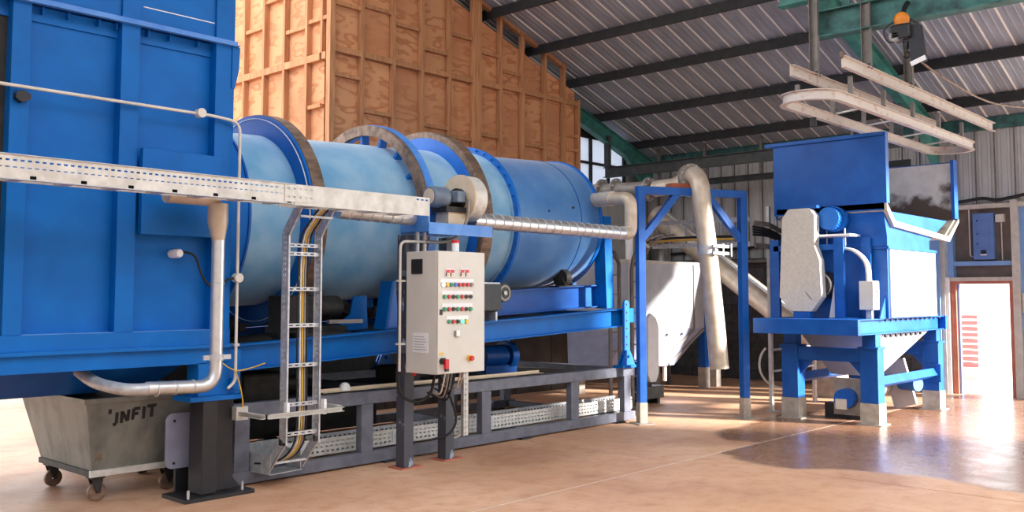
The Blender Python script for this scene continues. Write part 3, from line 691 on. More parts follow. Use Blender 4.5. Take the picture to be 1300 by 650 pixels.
# tyre 3
MB().lathe([(8.18, .94), (8.18, 1.11), (8.21, 1.11), (8.21, .94)], O, n=96).build('tyre_disc', 'ringblue', dr)
MB().lathe([(8.185, 1.11), (8.185, 1.18), (8.2, 1.19), (8.36, 1.19), (8.36, .95), (8.22, .95), (8.22, 1.11)], O, n=96).build('tyre', 'rust', dr)
# bolted flange
MB().lathe([(8.95, .94), (8.95, .972), (8.985, .972), (8.985, .94)], O, n=96).build('flange', 'drumA', dr)
MB().lathe([(8.985, .94), (8.985, 1.045), (9.03, 1.045), (9.03, .94)], O, n=96).build('flange', 'ringblue', dr)
bt = MB().cyl((8.96, AY, AZ + 1.015), (9.045, AY, AZ + 1.015), .014, 6).build('flange_bolt', 'bluedk', dr)
for k in range(1, 40):
    c = again(bt, (0, 0, 0)); c.rotation_euler = (2 * PI * k / 40, 0, 0)
for a, x in ((-.08, 9.72), (-.02, 10.25)):
    cst = (x, AY - .955 * math.cos(a), AZ + .955 * math.sin(a + .22))
    MB().cyl(cst, (x, cst[1] + .03, cst[2]), .016, 8).build('plug', 'black', dr)

# ---- tilting drum frame
df = thing('drum_frame', 'inclined blue I beam cradle frame carrying the drum', 'machine frame', (10.9, 8.0, 1.605), rot=tilt)
def Z(x): return 1.605
for yy in (8.02, 10.36):
    MB().ibeam((4.66, yy, 1.605 - .125), (11.1, yy, 1.605 - .125), .25, .16, .014, .012).build('main_beam', 'blue', df)
for x in (5.1, 6.9, 8.7, 10.95):
    MB().ibeam((x, 8.1, 1.47), (x, 10.28, 1.47), .2, .12).build('cross_beam', 'blue', df)
for yy in (8.45, 9.93):
    MB().ibeam((8.75, yy, 1.79), (11.03, yy, 1.79), .32, .16, .014, .012).build('upper_beam', 'bluedk', df)
q(10.98, 11.03, 8.37, 8.53, 1.63, 1.95).build('end_plate', 'blue', df)
q(4.8, 10.85, 8.12, 10.26, 1.5, 1.515).build('flat_plate', 'dirt_shade', df)  # added dark plate, blocks floor bounce onto the drum underside
q(4.9, 8.7, 10.28, 10.295, 1.61, 2.5).build('dark_back_plate', 'dirt_shade', df)  # added dark sheet, makes the darkness behind the drum
# thrust gusset and support blocks
MB().prism('y', [(6.78, 1.605), (7.02, 1.605), (7.0, 2.14), (6.88, 2.14)], 8.22, 8.24).build('gusset', 'ringblue', df)
MB().prism('y', [(6.76, 1.605), (6.80, 1.605), (6.92, 2.14), (6.88, 2.14)], 8.14, 8.34).build('gusset_web', 'blue', df)
MB().prism('y', [(6.35, 1.605), (6.8, 1.605), (6.8, 1.98), (6.62, 1.98), (6.56, 1.78), (6.46, 1.72)], 8.5, 8.52).build('gusset', 'blue', df)
# trunnion rollers below the two tyres
for x in (5.79, 8.28):
    for s in (-1, 1):
        ry, rz = AY + s * .68, AZ - 1.19 * .86 - .14 - .02
        MB().lathe([(x - .09, .03), (x - .09, .15), (x + .09, .15), (x + .09, .03)], (0, ry, rz), n=32).build('trunnion_roller', 'dirt_shade', df)
        MB().cyl((x - .2, ry, rz), (x + .2, ry, rz), .035, 16).build('roller_shaft', 'dirt_shade', df)
        for xx in (x - .18, x + .18): q(xx - .04, xx + .04, ry - .1, ry + .1, 1.6, rz + .03).build('roller_bearing', 'dirt_shade', df)
# little end wheel
MB().lathe([(10.33, .03), (10.33, .13), (10.44, .13), (10.44, .03)], (0, 8.55, 2.07), n=32).build('end_wheel', 'dirt_shade', df)
for xx in (10.3, 10.46): MB().prism('x', [(8.42, 1.95), (8.62, 1.95), (8.57, 2.1), (8.5, 2.1)], xx, xx + .02).build('wheel_bracket', 'dirt_shade', df)
q(10.15, 10.6, 8.42, 8.62, 1.95, 1.965).build('wheel_plate', 'dirt_shade', df)
# upright at the outlet end, and its partner behind
for yy in (8.3, 9.95):
    MB().box(11.0, 11.18, yy - .06, yy + .14, 1.605, 2.95).build('upright', 'blue', df, .003)
q(11.08, 11.26, 7.94, 8.1, 1.4, 1.6).build('beam_end_block', 'blue', df)
# tilt adjusters : perforated bar on a clevis
def adjuster(x, yy, top):
    a = thing('tilt_adjuster', 'blue perforated tilt bar on a clevis at the outlet end' if x > 9 else 'blue clevis bar under the middle of the drum frame', 'bracket', (x, yy, .78))
    w = .075
    pts = [(x - w, .95), (x + w, .95), (x + w * .95, top)] + [(x + w * .95 * math.cos(t), top + w * .95 * math.sin(t)) for t in [i * PI / 8 for i in range(1, 8)]] + [(x - w * .95, top)]
    MB().prism('y', pts, yy - .012, yy + .012).build('bar', 'ringblue', a)
    zz = .98
    while zz < top + .02:
        MB().cyl((x, yy - .016, zz), (x, yy - .011, zz), .014, 10).build('bar_hole', 'black', a); zz += .115
    for s in (-.03, .03):
        MB().prism('y', [(x - .16, .81), (x + .16, .81), (x + .1, .93), (x + .04, 1.02), (x - .04, 1.02), (x - .1, .93)], yy + s - .008, yy + s + .008).build('clevis_cheek', 'ringblue', a)
    q(x - .19, x + .19, yy - .09, yy + .09, .775, .81).build('clevis_base', 'blue', a)
    MB().cyl((x, yy - .06, .93), (x, yy + .06, .93), .02, 12).build('clevis_pin', 'blue', a)
adjuster(11.05, 7.91 + .03, 1.66)
adjuster(8.55, 10.3, 1.3)

# ================================================================== BASE FRAME
bf = thing('base_frame', 'long dark grey steel base frame standing under the drum', 'machine frame', (8.0, 9.1, 0))
for yy, s in ((8.0, 1), (10.35, -1)):
    q(4.78, 11.28, yy - .05, yy + .05, .02, .14).build('bottom_rail', 'frame', bf, .006)
    q(4.78, 11.28, yy - .05, yy + .05, .645, .775).build('top_rail', 'frame', bf, .006)
    for x in (4.8, 6.3, 8.12, 9.82, 11.02):
        q(x, x + .16, yy - .045, yy + .045, .14, .645).build('post', 'frame', bf, .004)
    for x in (6.7, 8.9, 10.9): q(x - .1, x + .1, yy - .08, yy + .08, 0, .02).build('foot_pad', 'black', bf)
for x in (4.86, 7.0, 9.0, 11.15):
    q(x - .06, x + .06, 8.05, 10.3, .65, .76).build('cross_rail', 'frame', bf)
    q(x - .05, x + .05, 8.05, 10.3, .03, .12).build('cross_rail', 'frame', bf)
q(4.95, 10.95, 8.3, 10.1, .67, .69).build('drip_tray', 'dirt_shade', bf)
q(4.98, 8.4, 10.28, 10.3, .03, .645).build('dark_back_sheet', 'dirt_shade', bf)  # added dark sheets, stand for the darkness behind the base
q(4.98, 8.4, 10.3, 10.32, .775, 1.28).build('dark_back_sheet', 'dirt_shade', bf)
# cable tray strip lying on the top rail
ts = thing('flat_tray', 'narrow dusty perforated tray lying along the top rail of the base frame', 'cable tray', (8, 8.14, .78))
m = MB(); m.slotted(lambda u, v, w: Vector((5.9 + u, v, .785 + w)), 3.5, [(8.08, 8.11, None), (8.11, 8.125, .2), (8.125, 8.16, None)], .004, .06, .03); m.box(5.9, 9.4, 8.16, 8.164, .785, .82); m.build('tray_plate', 'beige', ts)
wc = MB().lathe([(0, .001), (0, .06), (.05, .055), (.075, .035), (.085, .001)], (6.23, 8.16, .79), 'z', 20, closed=False)
tag(wc.build('cap_knob', 'white'), 'white round cap sitting on the base frame tray', 'cap')
# dark clutter on the drip tray under the drum
for i, (x, yy, w, hgt, lab) in enumerate(((5.5, 8.75, .5, .3, 'black greasy gearbox under the drum near the ladder'), (7.6, 8.9, .4, .26, 'black greasy gearbox under the middle of the drum'))):
    t = thing('gearbox', lab, 'gearbox', (x, yy, .69))
    q(x - w / 2, x + w / 2, yy - .2, yy + .2, .69, .69 + hgt).build('case', 'dirt_shade', t, .03)
    MB().cyl((x + w / 2, yy, .69 + hgt / 2), (x + w / 2 + .25, yy, .69 + hgt / 2), .09, 18).build('drive', 'dirt_shade', t)
# dark blue pump below the outlet end
t = thing('pump', 'dark blue pump under the outlet end of the drum', 'pump', (9.7, 9.2, .69))
MB().cyl((9.35, 9.2, .95), (9.8, 9.2, .95), .15, 22).build('motor', 'bluedk', t)
MB().lathe([(9.82, .04), (9.82, .2), (9.95, .2), (9.95, .04)], (0, 9.2, .95), n=26).build('volute', 'bluedk', t)
MB().tube([(9.88, 9.2, 1.1), (9.88, 9.2, 1.35)], [.06, .05], 14).build('outlet', 'bluedk', t)
q(9.35, 9.98, 9.08, 9.32, .69, .82).build('foot', 'bluedk', t)

# gear motor beside the cabinet
gm = thing('drive_motor', 'black finned drive motor with round pale end cover beside the cabinet', 'motor', (8.4, 8.1, 1.5))
q(8.08, 8.42, 7.97, 8.25, 1.6, 1.93).build('gear_case', 'dirt_shade', gm, .015)
m = MB()
for k in range(6): m.box(8.06, 8.44, 7.94 + .05 * k, 7.96 + .05 * k, 1.62, 1.94)
m.build('fins', 'black', gm)
MB().cyl((8.55, 8.25, 1.83), (8.55, 7.98, 1.83), .115, 26).build('body', 'black', gm)
MB().lathe([(7.975, .075), (7.975, .098), (7.985, .098), (7.985, .075)], (8.55, 0, 1.83), 'y', 28).build('end_ring', 'pipegrey', gm)
MB().cyl((8.55, 7.982, 1.83), (8.55, 7.965, 1.83), .028, 16).build('hub', 'offwhite', gm)
q(8.05, 8.46, 7.98, 8.25, 1.93, 1.96).build('top_plate', 'galv', gm)
for x in (8.1, 8.36): q(x, x + .03, 7.96, 8.2, 1.49, 1.6).build('mount', 'galv', gm)
# black motor seen behind the ladder
bm = thing('chain_motor', 'black motor with rounded end under the drum beside the blue gusset', 'motor', (6.2, 8.5, 1.45))
MB().tube([(5.9, 8.5, 1.68), (6.36, 8.5, 1.68), (6.4, 8.5, 1.68)], [.12, .12, .09], 22).build('body', 'dirt_shade', bm)
q(5.6, 5.95, 8.3, 8.68, 1.45, 1.8).build('reducer', 'dirt_shade', bm, .02)
q(5.55, 6.4, 8.35, 8.65, 1.41, 1.47).build('base', 'dirt_shade', bm)
q(5.7, 6.3, 8.14, 8.75, 1.33, 1.41).build('mount', 'dirt_shade', bm)
q(6.05, 6.5, 8.2, 8.24, 1.5, 1.54).build('guide_bar', 'pipegrey', bm)

# ================================================================== CONTROL CABINET
for x, yy, lab in ((6.5, 7.5, 'dark grey post with chipped paint at the left of the control cabinet'), (7.14, 7.55, 'dark grey post behind the right side of the control cabinet')):
    t = thing('cabinet_post', lab, 'post', (x + .06, yy + .06, 0))
    q(x, x + .13, yy, yy + .13, .012, 2.44).build('shaft', 'chipped', t, .004)
    q(x - .05, x + .24, yy - .03, yy + .2, 0, .012).build('foot_plate', 'redwood', t)
CX0, CX1, CY0, CY1, CZ0, CZ1 = 6.41, 7.08, 6.9, 7.38, 1.01, 2.25
cb = thing('control_cabinet', 'cream control cabinet with rows of coloured push buttons', 'control cabinet', (6.75, 7.15, CZ0))
q(CX0, CX1, CY0 + .03, CY1, CZ0, CZ1).build('body', 'cream', cb, .006)
q(CX0 + .002, CX1 - .002, CY0, CY0 + .026, CZ0 + .004, CZ1 - .004).build('door', 'cream', cb, .005)
q(CX0 + .05, CX1 - .05, CY1, CY1 + .16, 1.2, 1.26).build('mounting_rail', 'frame', cb)
q(CX0 + .05, CX1 - .05, CY1, CY1 + .16, 2.0, 2.06).build('mounting_rail', 'frame', cb)
def cx(p): return CX0 + (p - 556) / 59 * (CX1 - CX0)
def cz(p, px=580): return CZ1 - (p - 318 - (px - 556) * .05) / (155 - (px - 556) * .12) * (CZ1 - CZ0)
yd = CY0
for p in (567, 572.5, 585, 591):
    z = cz(346, p)
    a = q(cx(p) - .03, cx(p) + .03, yd - .012, yd, z - .04, z + .04).build('meter', 'white', cb)
    q(cx(p) - .026, cx(p) + .026, yd - .014, yd - .012, z - .002, z + .03).build('meter_display', 'red', a)
    q(cx(p) - .03, cx(p) - .012, yd - .014, yd - .012, z - .036, z + .0).build('meter_key', 'black', a)
    q(cx(p) - .0, cx(p) + .018, yd - .014, yd - .012, z - .03, z - .012).build('meter_key', 'yellow', a)
rowsb = [(361, 561.5, 5.1, ['litwhite', 'yellow', 'green', 'bluelamp', 'red', 'red', 'red', 'pipegrey']),
         (376, 563.5, 5.4, ['green', 'red', 'black', 'green', 'red', 'black', 'black']),
         (391.5, 563.5, 5.4, ['green', 'red', 'black', 'green', 'red', 'black', 'green']),
         (407, 569, 5.4, ['green', 'red', 'black', 'litgreen', 'yellow'])]
for py, p0, st, cols in rowsb:
    pe = p0 + st * (len(cols) - 1); zl = cz(py - 4.6, (p0 + pe) / 2)
    q(cx(p0 - 2.8), cx(pe + 2.8), yd - .004, yd, zl - .016, zl + .022).build('label_strip', 'white', cb)
    for k, c in enumerate(cols):
        p = p0 + st * k; z = cz(py, p)
        b_ = MB().cyl((cx(p), yd, z), (cx(p), yd - .008, z), .023, 16).build('button_bezel', 'pipegrey', cb)
        MB().cyl((cx(p), yd - .008, z), (cx(p), yd - .022, z), .018, 16).build('button_cap', c, b_)
z = cz(422, 578); a = q(cx(576), cx(580.5), yd - .02, yd, z - .03, z + .03).build('switch', 'pipegrey', cb)
q(cx(577), cx(581), yd - .026, yd - .02, z - .026, z + .034).build('switch_cap', 'white', a)
z = cz(447, 560); q(cx(558), cx(563), yd - .004, yd, z - .012, z + .012).build('switch_label', 'yellow', cb)
z = cz(456, 561); a = MB().cyl((cx(561), yd, z), (cx(561), yd - .04, z), .034, 20).build('isolator_switch', 'black', cb)
q(cx(561) - .006, cx(561) + .04, yd - .065, yd - .035, z - .075, z + .02).build('isolator_handle', 'red', a)
q(cx(561) + .0, cx(561) + .04, yd - .065, yd - .035, z - .1, z - .075).build('isolator_tip', 'black', a)
z = cz(452.5, 595); a = MB().cyl((cx(595), yd, z), (cx(595), yd - .02, z), .034, 20).build('stop_base', 'yellow', cb)
MB().tube([(cx(595), yd - .02, z), (cx(595), yd - .045, z), (cx(595), yd - .055, z)], [.02, .028, .024], 18).build('stop_button', 'red', a)
q(CX0 + .025, CX0 + .055, yd - .012, yd, 1.605, 1.66).build('door_lock', 'black', cb)
# side vent and data plate (on the -X side)
a = q(CX0 - .014, CX0, 7.13, 7.29, 2.02, 2.17).build('vent', 'black', cb)
for k in range(6): q(CX0 - .02, CX0 - .014, 7.14, 7.28, 2.035 + k * .022, 2.045 + k * .022).build('vent_slat', 'dirt_shade', a)
a = q(CX0 - .004, CX0, 7.04, 7.27, 1.22, 1.42).build('data_plate', 'white', cb)
for k in range(6): q(CX0 - .006, CX0 - .004, 7.06 + (k % 3) * .02, 7.25, 1.25 + k * .026, 1.255 + k * .026).build('print_line', 'pipegrey', a)
a = MB().cyl((6.86, 7.12, CZ1), (6.86, 7.12, CZ1 + .1), .04, 20).build('beacon_base', 'white', cb)
MB().cyl((6.86, 7.12, CZ1 + .1), (6.86, 7.12, CZ1 + .13), .042, 20).build('beacon_lens', 'red', a)
MB().cyl((6.5, 7.39, 1.02), (6.5, 7.34, .985), .02, 12).build('cable_gland', 'red', cb)
# conduit up the side of the cabinet, then flexible lead to the fan
cc = thing('cabinet_conduit', 'pale conduit bent over the top of the control cabinet', 'conduit', (6.38, 7.42, 1.0))
MB().tube(smooth_path([(6.36, 7.42, 1.02), (6.36, 7.42, 2.36), (6.72, 7.42, 2.37)], .08), .014, 10).build('pipe', 'offwhite', cc)
for z in (1.95, 1.3): q(6.33, 6.42, 7.4, 7.45, z - .01, z + .01).build('saddle', 'offwhite', cc)
fl = MB().tube(spline([(6.7, 7.42, 2.37), (6.85, 7.41, 2.37), (7.0, 7.36, 2.39), (7.1, 7.28, 2.48), (7.14, 7.22, 2.66), (7.15, 7.21, 2.84)]), .018, 10)
tag(fl.build('flexible_lead', 'pipegrey'), 'grey flexible lead curling from the conduit up to the fan', 'cable')
tag(MB().tube(spline([(6.36, 7.42, 1.02), (6.35, 7.42, .88), (6.4, 7.4, .76), (6.55, 7.36, .7), (6.68, 7.3, .78), (6.7, 7.25, 1.01)]), .015, 8).build('looped_cable', 'rubber'), 'thick black cable looping below the left of the cabinet', 'cable')
for i, (x, yy, dx, dz, mm, lab) in enumerate(((6.66, 7.05, .1, .22, 'offwhite', 'leftmost white cable'), (6.72, 7.06, .07, .26, 'pipegrey', 'grey cable'), (6.78, 7.1, .02, .28, 'rubber', 'first black cable'), (6.83, 7.1, .04, .3, 'rubber', 'second black cable'), (6.87, 7.12, .05, .24, 'rubber', 'third black cable'), (6.93, 7.1, .08, .2, 'offwhite', 'white looped cable'), (6.98, 7.1, .08, .17, 'offwhite', 'rightmost white cable'))):
    tag(MB().tube(spline([(x, yy, 1.015), (x - .01, yy + .03, 1.01 - dz * .6), (x + dx * .5, yy + .15, 1.0 - dz), (x + dx, yy + .38, 1.02 - dz * .9)]), .009, 8).build('hanging_cable', mm), lab + ' hanging under the control cabinet', 'cable', 'cables below the cabinet')
tag(MB().tube(spline([(7.0, 7.5, .95), (7.12, 7.46, .7), (7.2, 7.45, .45), (7.12, 7.48, .3), (6.98, 7.6, .24)]), .014, 8).build('drooping_cable', 'rubber'), 'long black cable drooping to the floor between the cabinet posts', 'cable')
ct2 = thing('riser_tray', 'narrow vertical perforated tray below the right of the cabinet', 'cable tray', (7.42, 7.5, .2))
m = MB(); m.slotted(lambda u, v, w: Vector((v, 7.5 + w, .25 + u)), .75, [(7.36, 7.385, None), (7.385, 7.4, .2), (7.4, 7.44, None)], .004, .06, .03); m.box(7.36, 7.364, 7.5, 7.54, .25, 1.0); m.box(7.436, 7.44, 7.5, 7.54, .25, 1.0); m.build('plate', 'galvw', ct2)
MB().tube(spline([(7.4, 7.53, .95), (7.4, 7.53, .4), (7.36, 7.56, .25), (7.25, 7.7, .2)]), .012, 8).build('cable', 'offwhite', ct2)

# ================================================================== FAN, BRACKET, SPIRAL DUCTS
fb = thing('fan_bracket', 'blue folded steel bracket carrying the fan above the cabinet', 'bracket', (7.0, 7.35, 2.44))
q(6.55, 7.5, 7.62, 7.64, 2.45, 2.8).build('back_plate', 'rimblue', fb)
q(6.55, 7.5, 7.2, 7.62, 2.47, 2.49).build('shelf', 'rimblue', fb)
q(6.55, 7.5, 7.19, 7.2, 2.44, 2.56).build('front_lip', 'rimblue', fb)
q(6.55, 6.57, 7.2, 7.62, 2.49, 2.8).build('side_cheek', 'rimblue', fb)
fn = thing('fan', 'beige centrifugal fan with grey motor above the control cabinet', 'fan', (7.2, 7.4, 2.49))
FZ, FYc = 2.86, 7.42
def scroll(x0, x1, k=1.0):
    pts = []
    for i in range(33):
        a = -PI / 2 + 2 * PI * i / 32 * .88
        r = (.245 + .04 * i / 32) * k
        pts.append((FYc - math.cos(a) * r, FZ + math.sin(a) * r))
    return MB().prism('x', pts, x0, x1)
scroll(7.22, 7.4).build('scroll_case', 'galvw', fn, .006)
scroll(7.2, 7.222, 1.03).build('face_plate', 'beige', fn)
MB().cyl((7.2, FYc, FZ), (7.15, FYc, FZ), .12, 26).build('motor_flange', 'black', fn)
MB().tube([(7.16, FYc, FZ), (6.92, FYc, FZ), (6.9, FYc, FZ)], [.085, .085, .07], 24).build('motor_neck', 'dirt_shade', fn)
MB().tube([(6.98, FYc, FZ), (6.78, FYc, FZ), (6.755, FYc, FZ)], [.115, .115, .1], 28).build('motor_body', 'motor', fn)
MB().cyl((6.756, FYc, FZ), (6.75, FYc, FZ), .085, 24).build('motor_badge', 'beige', fn)
q(7.02, 7.14, FYc - .17, FYc - .07, FZ - .05, FZ + .07).build('terminal_box', 'motor', fn, .006)
q(6.9, 7.2, FYc - .12, FYc + .12, FZ - .16, FZ - .1).build('motor_foot', 'dirt_shade', fn)
q(6.95, 7.2, FYc - .1, FYc + .1, 2.49, FZ - .16).build('pedestal', 'beige', fn)
m = MB()
for k in range(4): m.cyl((6.98 + .06 * k, FYc - .12, 2.49), (6.98 + .06 * k, FYc - .12, 2.53), .008, 6)
m.build('bolts', 'black', fn)
# right hand spiral duct
def spiral(path, r, parent, name='spiral_duct', every=.16, mm='duct'):
    MB().tube(path, r, 28).build(name, mm, parent)
    P = [Vector(p) for p in path]; acc = 0.; nxt = every
    for i in range(len(P) - 1):
        d = P[i + 1] - P[i]; L = d.length; u = d.normalized()
        while nxt <= acc + L:
            c = P[i] + u * (nxt - acc)
            MB().tube([c - u * .007, c + u * .007], r + .005, 28).build('seam_ridge', 'galv', parent)
            nxt += every
        acc += L
sd1 = thing('spiral_duct', 'silver spiral duct running from the fan to the drum outlet', 'duct', (8.9, 7.42, 2.55))
spiral([(7.4, 7.42, 2.64), (10.25, 7.42, 2.635)], .088, sd1, 'straight_run', .15)
MB().tube(smooth_path([(10.2, 7.42, 2.635), (10.46, 7.42, 2.635), (10.46, 7.42, 3.12), (10.6, 7.9, 3.16)], .13, 7), .088, 24).build('elbow', 'pipe', sd1)
spiral([(10.57, 7.8, 3.155), (11.15, 9.0, 3.22)], .1, sd1, 'flexible_sleeve', .05, 'pipe')
sd2 = thing('short_spiral_duct', 'short silver spiral duct tucked under the end of the cable tray', 'duct', (5.9, 7.42, 2.55))
spiral([(5.55, 7.42, 2.625), (6.52, 7.42, 2.61)], .075, sd2, 'straight_run', .13)
# grey frame tubes rising behind the cabinet
for x, lab in ((6.62, 'left'), (6.72, 'right')):
    tag(MB().cyl((x, 7.45, 2.0), (x, 7.45, 2.52), .022, 12).build('support_tube', 'galv'), lab + ' one of two thin steel tubes between cabinet and tray end', 'tube', 'thin tubes above the cabinet')

# ================================================================== UNFIT TROLLEY
tr = thing('bin_trolley', 'grimy steel bin trolley painted UNFIT under the blue housing', 'trolley', (4.1, 8.9, 0))
MB().hexa([(3.62, 8.3), (4.72, 8.3), (4.72, 9.42), (3.62, 9.42)], .27, [(3.52, 8.22), (4.82, 8.22), (4.82, 9.72), (3.52, 9.72)], .88).build('tub', 'bin', tr)
m = MB(); m.box(3.5, 4.84, 8.2, 8.235, .86, .905); m.box(3.5, 4.84, 9.705, 9.74, .86, .905); m.box(3.5, 3.535, 8.235, 9.705, .86, .905); m.box(4.805, 4.84, 8.235, 9.705, .86, .905); m.build('rim', 'bin', tr)
m = MB(); m.box(3.6, 4.74, 8.27, 8.31, .22, .275); m.build('front_skid', 'galvw', tr)
q(3.6, 3.66, 8.31, 9.42, .22, .27).build('side_skid', 'dirt_shade', tr)
q(4.68, 4.74, 8.31, 9.42, .22, .27).build('side_skid', 'dirt_shade', tr)
for x, yy in ((3.68, 8.36), (4.34, 8.36), (3.68, 9.3), (4.55, 9.3)):
    f = q(x - .06, x + .06, yy - .06, yy + .06, .2, .22).build('castor_plate', 'dirt_shade', tr)
    for s in (-.045, .04): MB().prism('y', [(x - .05, .2), (x + .05, .2), (x + .03, .07), (x - .0, .07)], yy + s, yy + s + .008).build('castor_fork', 'dirt_shade', f)
    w = MB().lathe([(-.022, .015), (-.022, .075), (-.016, .08), (.016, .08), (.022, .075), (.022, .015)], (x + .01, yy, .08), 'y', 24); w.build('castor_wheel', 'rust', f)
# lettering UNFIT : brush strokes lying on the sloping front
def fy(z): return 8.3 - (z - .27) / .61 * .08 - .003
def stroke(m, x0, z0, x1, z1, w=.03):
    d = Vector((x1 - x0, 0, z1 - z0)).normalized(); nrm = Vector((-d.z, 0, d.x)) * w / 2
    a = [(x0 + nrm.x, z0 + nrm.z), (x1 + nrm.x, z1 + nrm.z), (x1 - nrm.x, z1 - nrm.z), (x0 - nrm.x, z0 - nrm.z)]
    vs = [(x, fy(z), z) for x, z in a] + [(x, fy(z) + .002, z) for x, z in a]
    m.add(vs, [[3, 2, 1, 0], [4, 5, 6, 7], [0, 1, 5, 4], [1, 2, 6, 5], [2, 3, 7, 6], [3, 0, 4, 7]])
m = MB()
L0 = .70
for a in ((3.735, L0 + .06, 3.735, L0 + .1), (3.80, L0 - .03, 3.80, L0 + .07), (3.77, L0 - .04, 3.80, L0 - .03),
          (3.845, L0 - .03, 3.845, L0 + .075), (3.845, L0 + .07, 3.90, L0 - .015), (3.90, L0 - .015, 3.905, L0 + .085),
          (3.945, L0 - .01, 3.95, L0 + .09), (3.95, L0 + .085, 4.01, L0 + .09), (3.95, L0 + .04, 3.995, L0 + .045),
          (4.045, L0 - .01, 4.045, L0 + .1), (4.075, L0 + .1, 4.16, L0 + .105), (4.12, L0 + .0, 4.12, L0 + .1)):
    stroke(m, *a)
m.build('lettering', 'ink', tr)
m = MB()
for k in range(4): stroke(m, 3.645 + k * .016, .35 + .01 * (k % 2), 3.647 + k * .016, .43 - .01 * (k % 3), .008)
m.build('hand_mark', 'rust', tr)
# rounded lilac plate by the column
pts = []
for cxx, czz, a0 in ((4.4, .66, 0), (4.26, .66, PI / 2), (4.26, .3, PI), (4.4, .3, 1.5 * PI)):
    pts += [(cxx + .07 * math.cos(a0 + i * PI / 12), czz + .07 * math.sin(a0 + i * PI / 12)) for i in range(7)]
pp = thing('guard_plate', 'rounded lilac grey guard plate between the bin trolley and black column', 'guard plate', (4.4, 8.1, 0))
MB().prism('y', pts, 8.1, 8.115).build('plate', 'lilac', pp)
for x, z in ((4.27, .66), (4.27, .28)): MB().cyl((x, 8.1, z), (x, 8.09, z), .012, 10).build('bolt', 'black', pp)
q(4.3, 4.55, 8.115, 8.15, 0, .6).build('stand', 'black', pp)
# pipe on the floor behind the trolley
tag(MB().cyl((4.2, 9.6, .05), (5.6, 9.3, .05), .045, 14).build('floor_pipe', 'black'), 'black pipe lying on the floor behind the bin trolley', 'pipe')
# far-left clutter : pallet truck glimpsed behind the housing
pt = thing('pallet_truck', 'dark pallet truck glimpsed at the far left behind the trolley', 'pallet truck', (6.0, 20.0, 0))
q(5.2, 6.6, 19.6, 20.4, .15, .4).build('deck', 'pipegrey', pt); q(5.9, 6.3, 19.5, 19.6, .0, .3).build('wheel_box', 'black', pt)
MB().lathe([(19.45, .02), (19.45, .16), (19.55, .16), (19.55, .02)], (6.0, 0, .16), 'y', 20).build('wheel', 'rubber', pt)
q(6.3, 7.4, 19.7, 20.3, .4, .55).build('load', 'white', pt)

# ================================================================== PORTAL FRAME, DOWN PIPE, OUTLET PIPEWORK
pf = thing('portal_frame', 'blue square tube portal frame with knee braces on concrete coloured feet', 'portal frame', (11.8, 7.28, 0))
PA, PB = Vector((11.04, 7.67, 0)), Vector((12.57, 6.9, 0)); pd = (PB - PA).normalized()
for p, zf in ((PA, .30), (PB, .30)):
    MB().beam(p + Vector((0, 0, zf)), p + Vector((0, 0, 3.25)), .11, .11, pd).build('post', 'bluedk', pf, .004)
    MB().beam(p + Vector((0, 0, .015)), p + Vector((0, 0, zf)), .12, .12, pd).build('foot_stub', 'grout', pf)
    MB().beam(p + Vector((0, 0, 0)), p + Vector((0, 0, .015)), .3, .24, pd).build('foot_plate', 'grout', pf)
MB().beam(PA + Vector((0, 0, 3.3)) - pd * .055, PB + Vector((0, 0, 3.3)) + pd * .055, .11, .11).build('top_beam', 'bluedk', pf, .004)
MB().beam(PA + Vector((0, 0, 2.62)) + pd * .04, PA + Vector((0, 0, 3.27)) + pd * .6, .09, .09).build('knee_brace', 'bluedk', pf)
MB().beam(PB + Vector((0, 0, 2.62)) - pd * .04, PB + Vector((0, 0, 3.27)) - pd * .6, .09, .09).build('knee_brace', 'bluedk', pf)
tag(MB().beam(PA + pd * .5 + Vector((.04, .06, 3.39)), PA + pd * .82 + Vector((.04, .06, 3.39)), .16, .07).build('packing_timber', 'brick'), 'rust red timber packing on top of the blue portal frame', 'timber block')
dp = thing('discharge_pipe', 'fat beige pipe bending over the portal frame and hanging down to an open end', 'pipe', (11.87, 7.0, .76))
path = spline([(12.02, 7.42, 3.53), (11.92, 7.3, 3.56), (11.84, 7.17, 3.4), (11.82, 7.12, 3.05), (11.82, 7.06, 2.6), (11.82, 7.0, 2.0), (11.84, 6.95, 1.4), (11.85, 6.9, .76)], 8)
m = MB().tube(path, .135, 28); m.build('down_pipe', 'pipe', dp)
def flange(c, u, r, t, parent, mm='pipegrey', bolts=8):
    c = Vector(c); u = Vector(u).normalized()
    f = MB().tube([c - u * t / 2, c + u * t / 2], r, 28).build('flange', mm, parent)
    s = u.cross(Vector((0, 0, 1))).normalized(); w = s.cross(u)
    for k in range(bolts):
        a = 2 * PI * (k + .5) / bolts; b = c + (s * math.cos(a) + w * math.sin(a)) * (r - .028)
        MB().cyl(b - u * (t / 2 + .02), b + u * (t / 2 + .02), .014, 8).build('flange_bolt', 'galvw', f)
flange((11.99, 7.39, 3.535), (-.4, -.9, .15), .225, .03, dp); flange((12.01, 7.43, 3.53), (-.4, -.9, .15), .225, .025, dp)
MB().tube([(12.03, 7.44, 3.53), (12.06, 7.75, 3.45), (12.06, 8.1, 3.44)], .125, 26).build('rear_pipe', 'pipe', dp)
m = MB()
for dz in (-.05, .05):
    m.beam((11.66, 7.12 - .25, 2.45 + dz), (12.06, 7.0 - .16, 2.45 + dz), .03, .04)
m.lathe([(2.38, .137), (2.38, .15), (2.52, .15), (2.52, .137)], (11.82, 7.045, 0), 'z', 28); m.build('clamp', 'galv', dp)
for dx in (-.1, .05, .2): MB().cyl((11.86 + dx, 6.93 - dx * .3 - .07, 2.36), (11.86 + dx, 6.93 - dx * .3 - .07, 2.54), .012, 8).build('clamp_bolt', 'galv', dp)
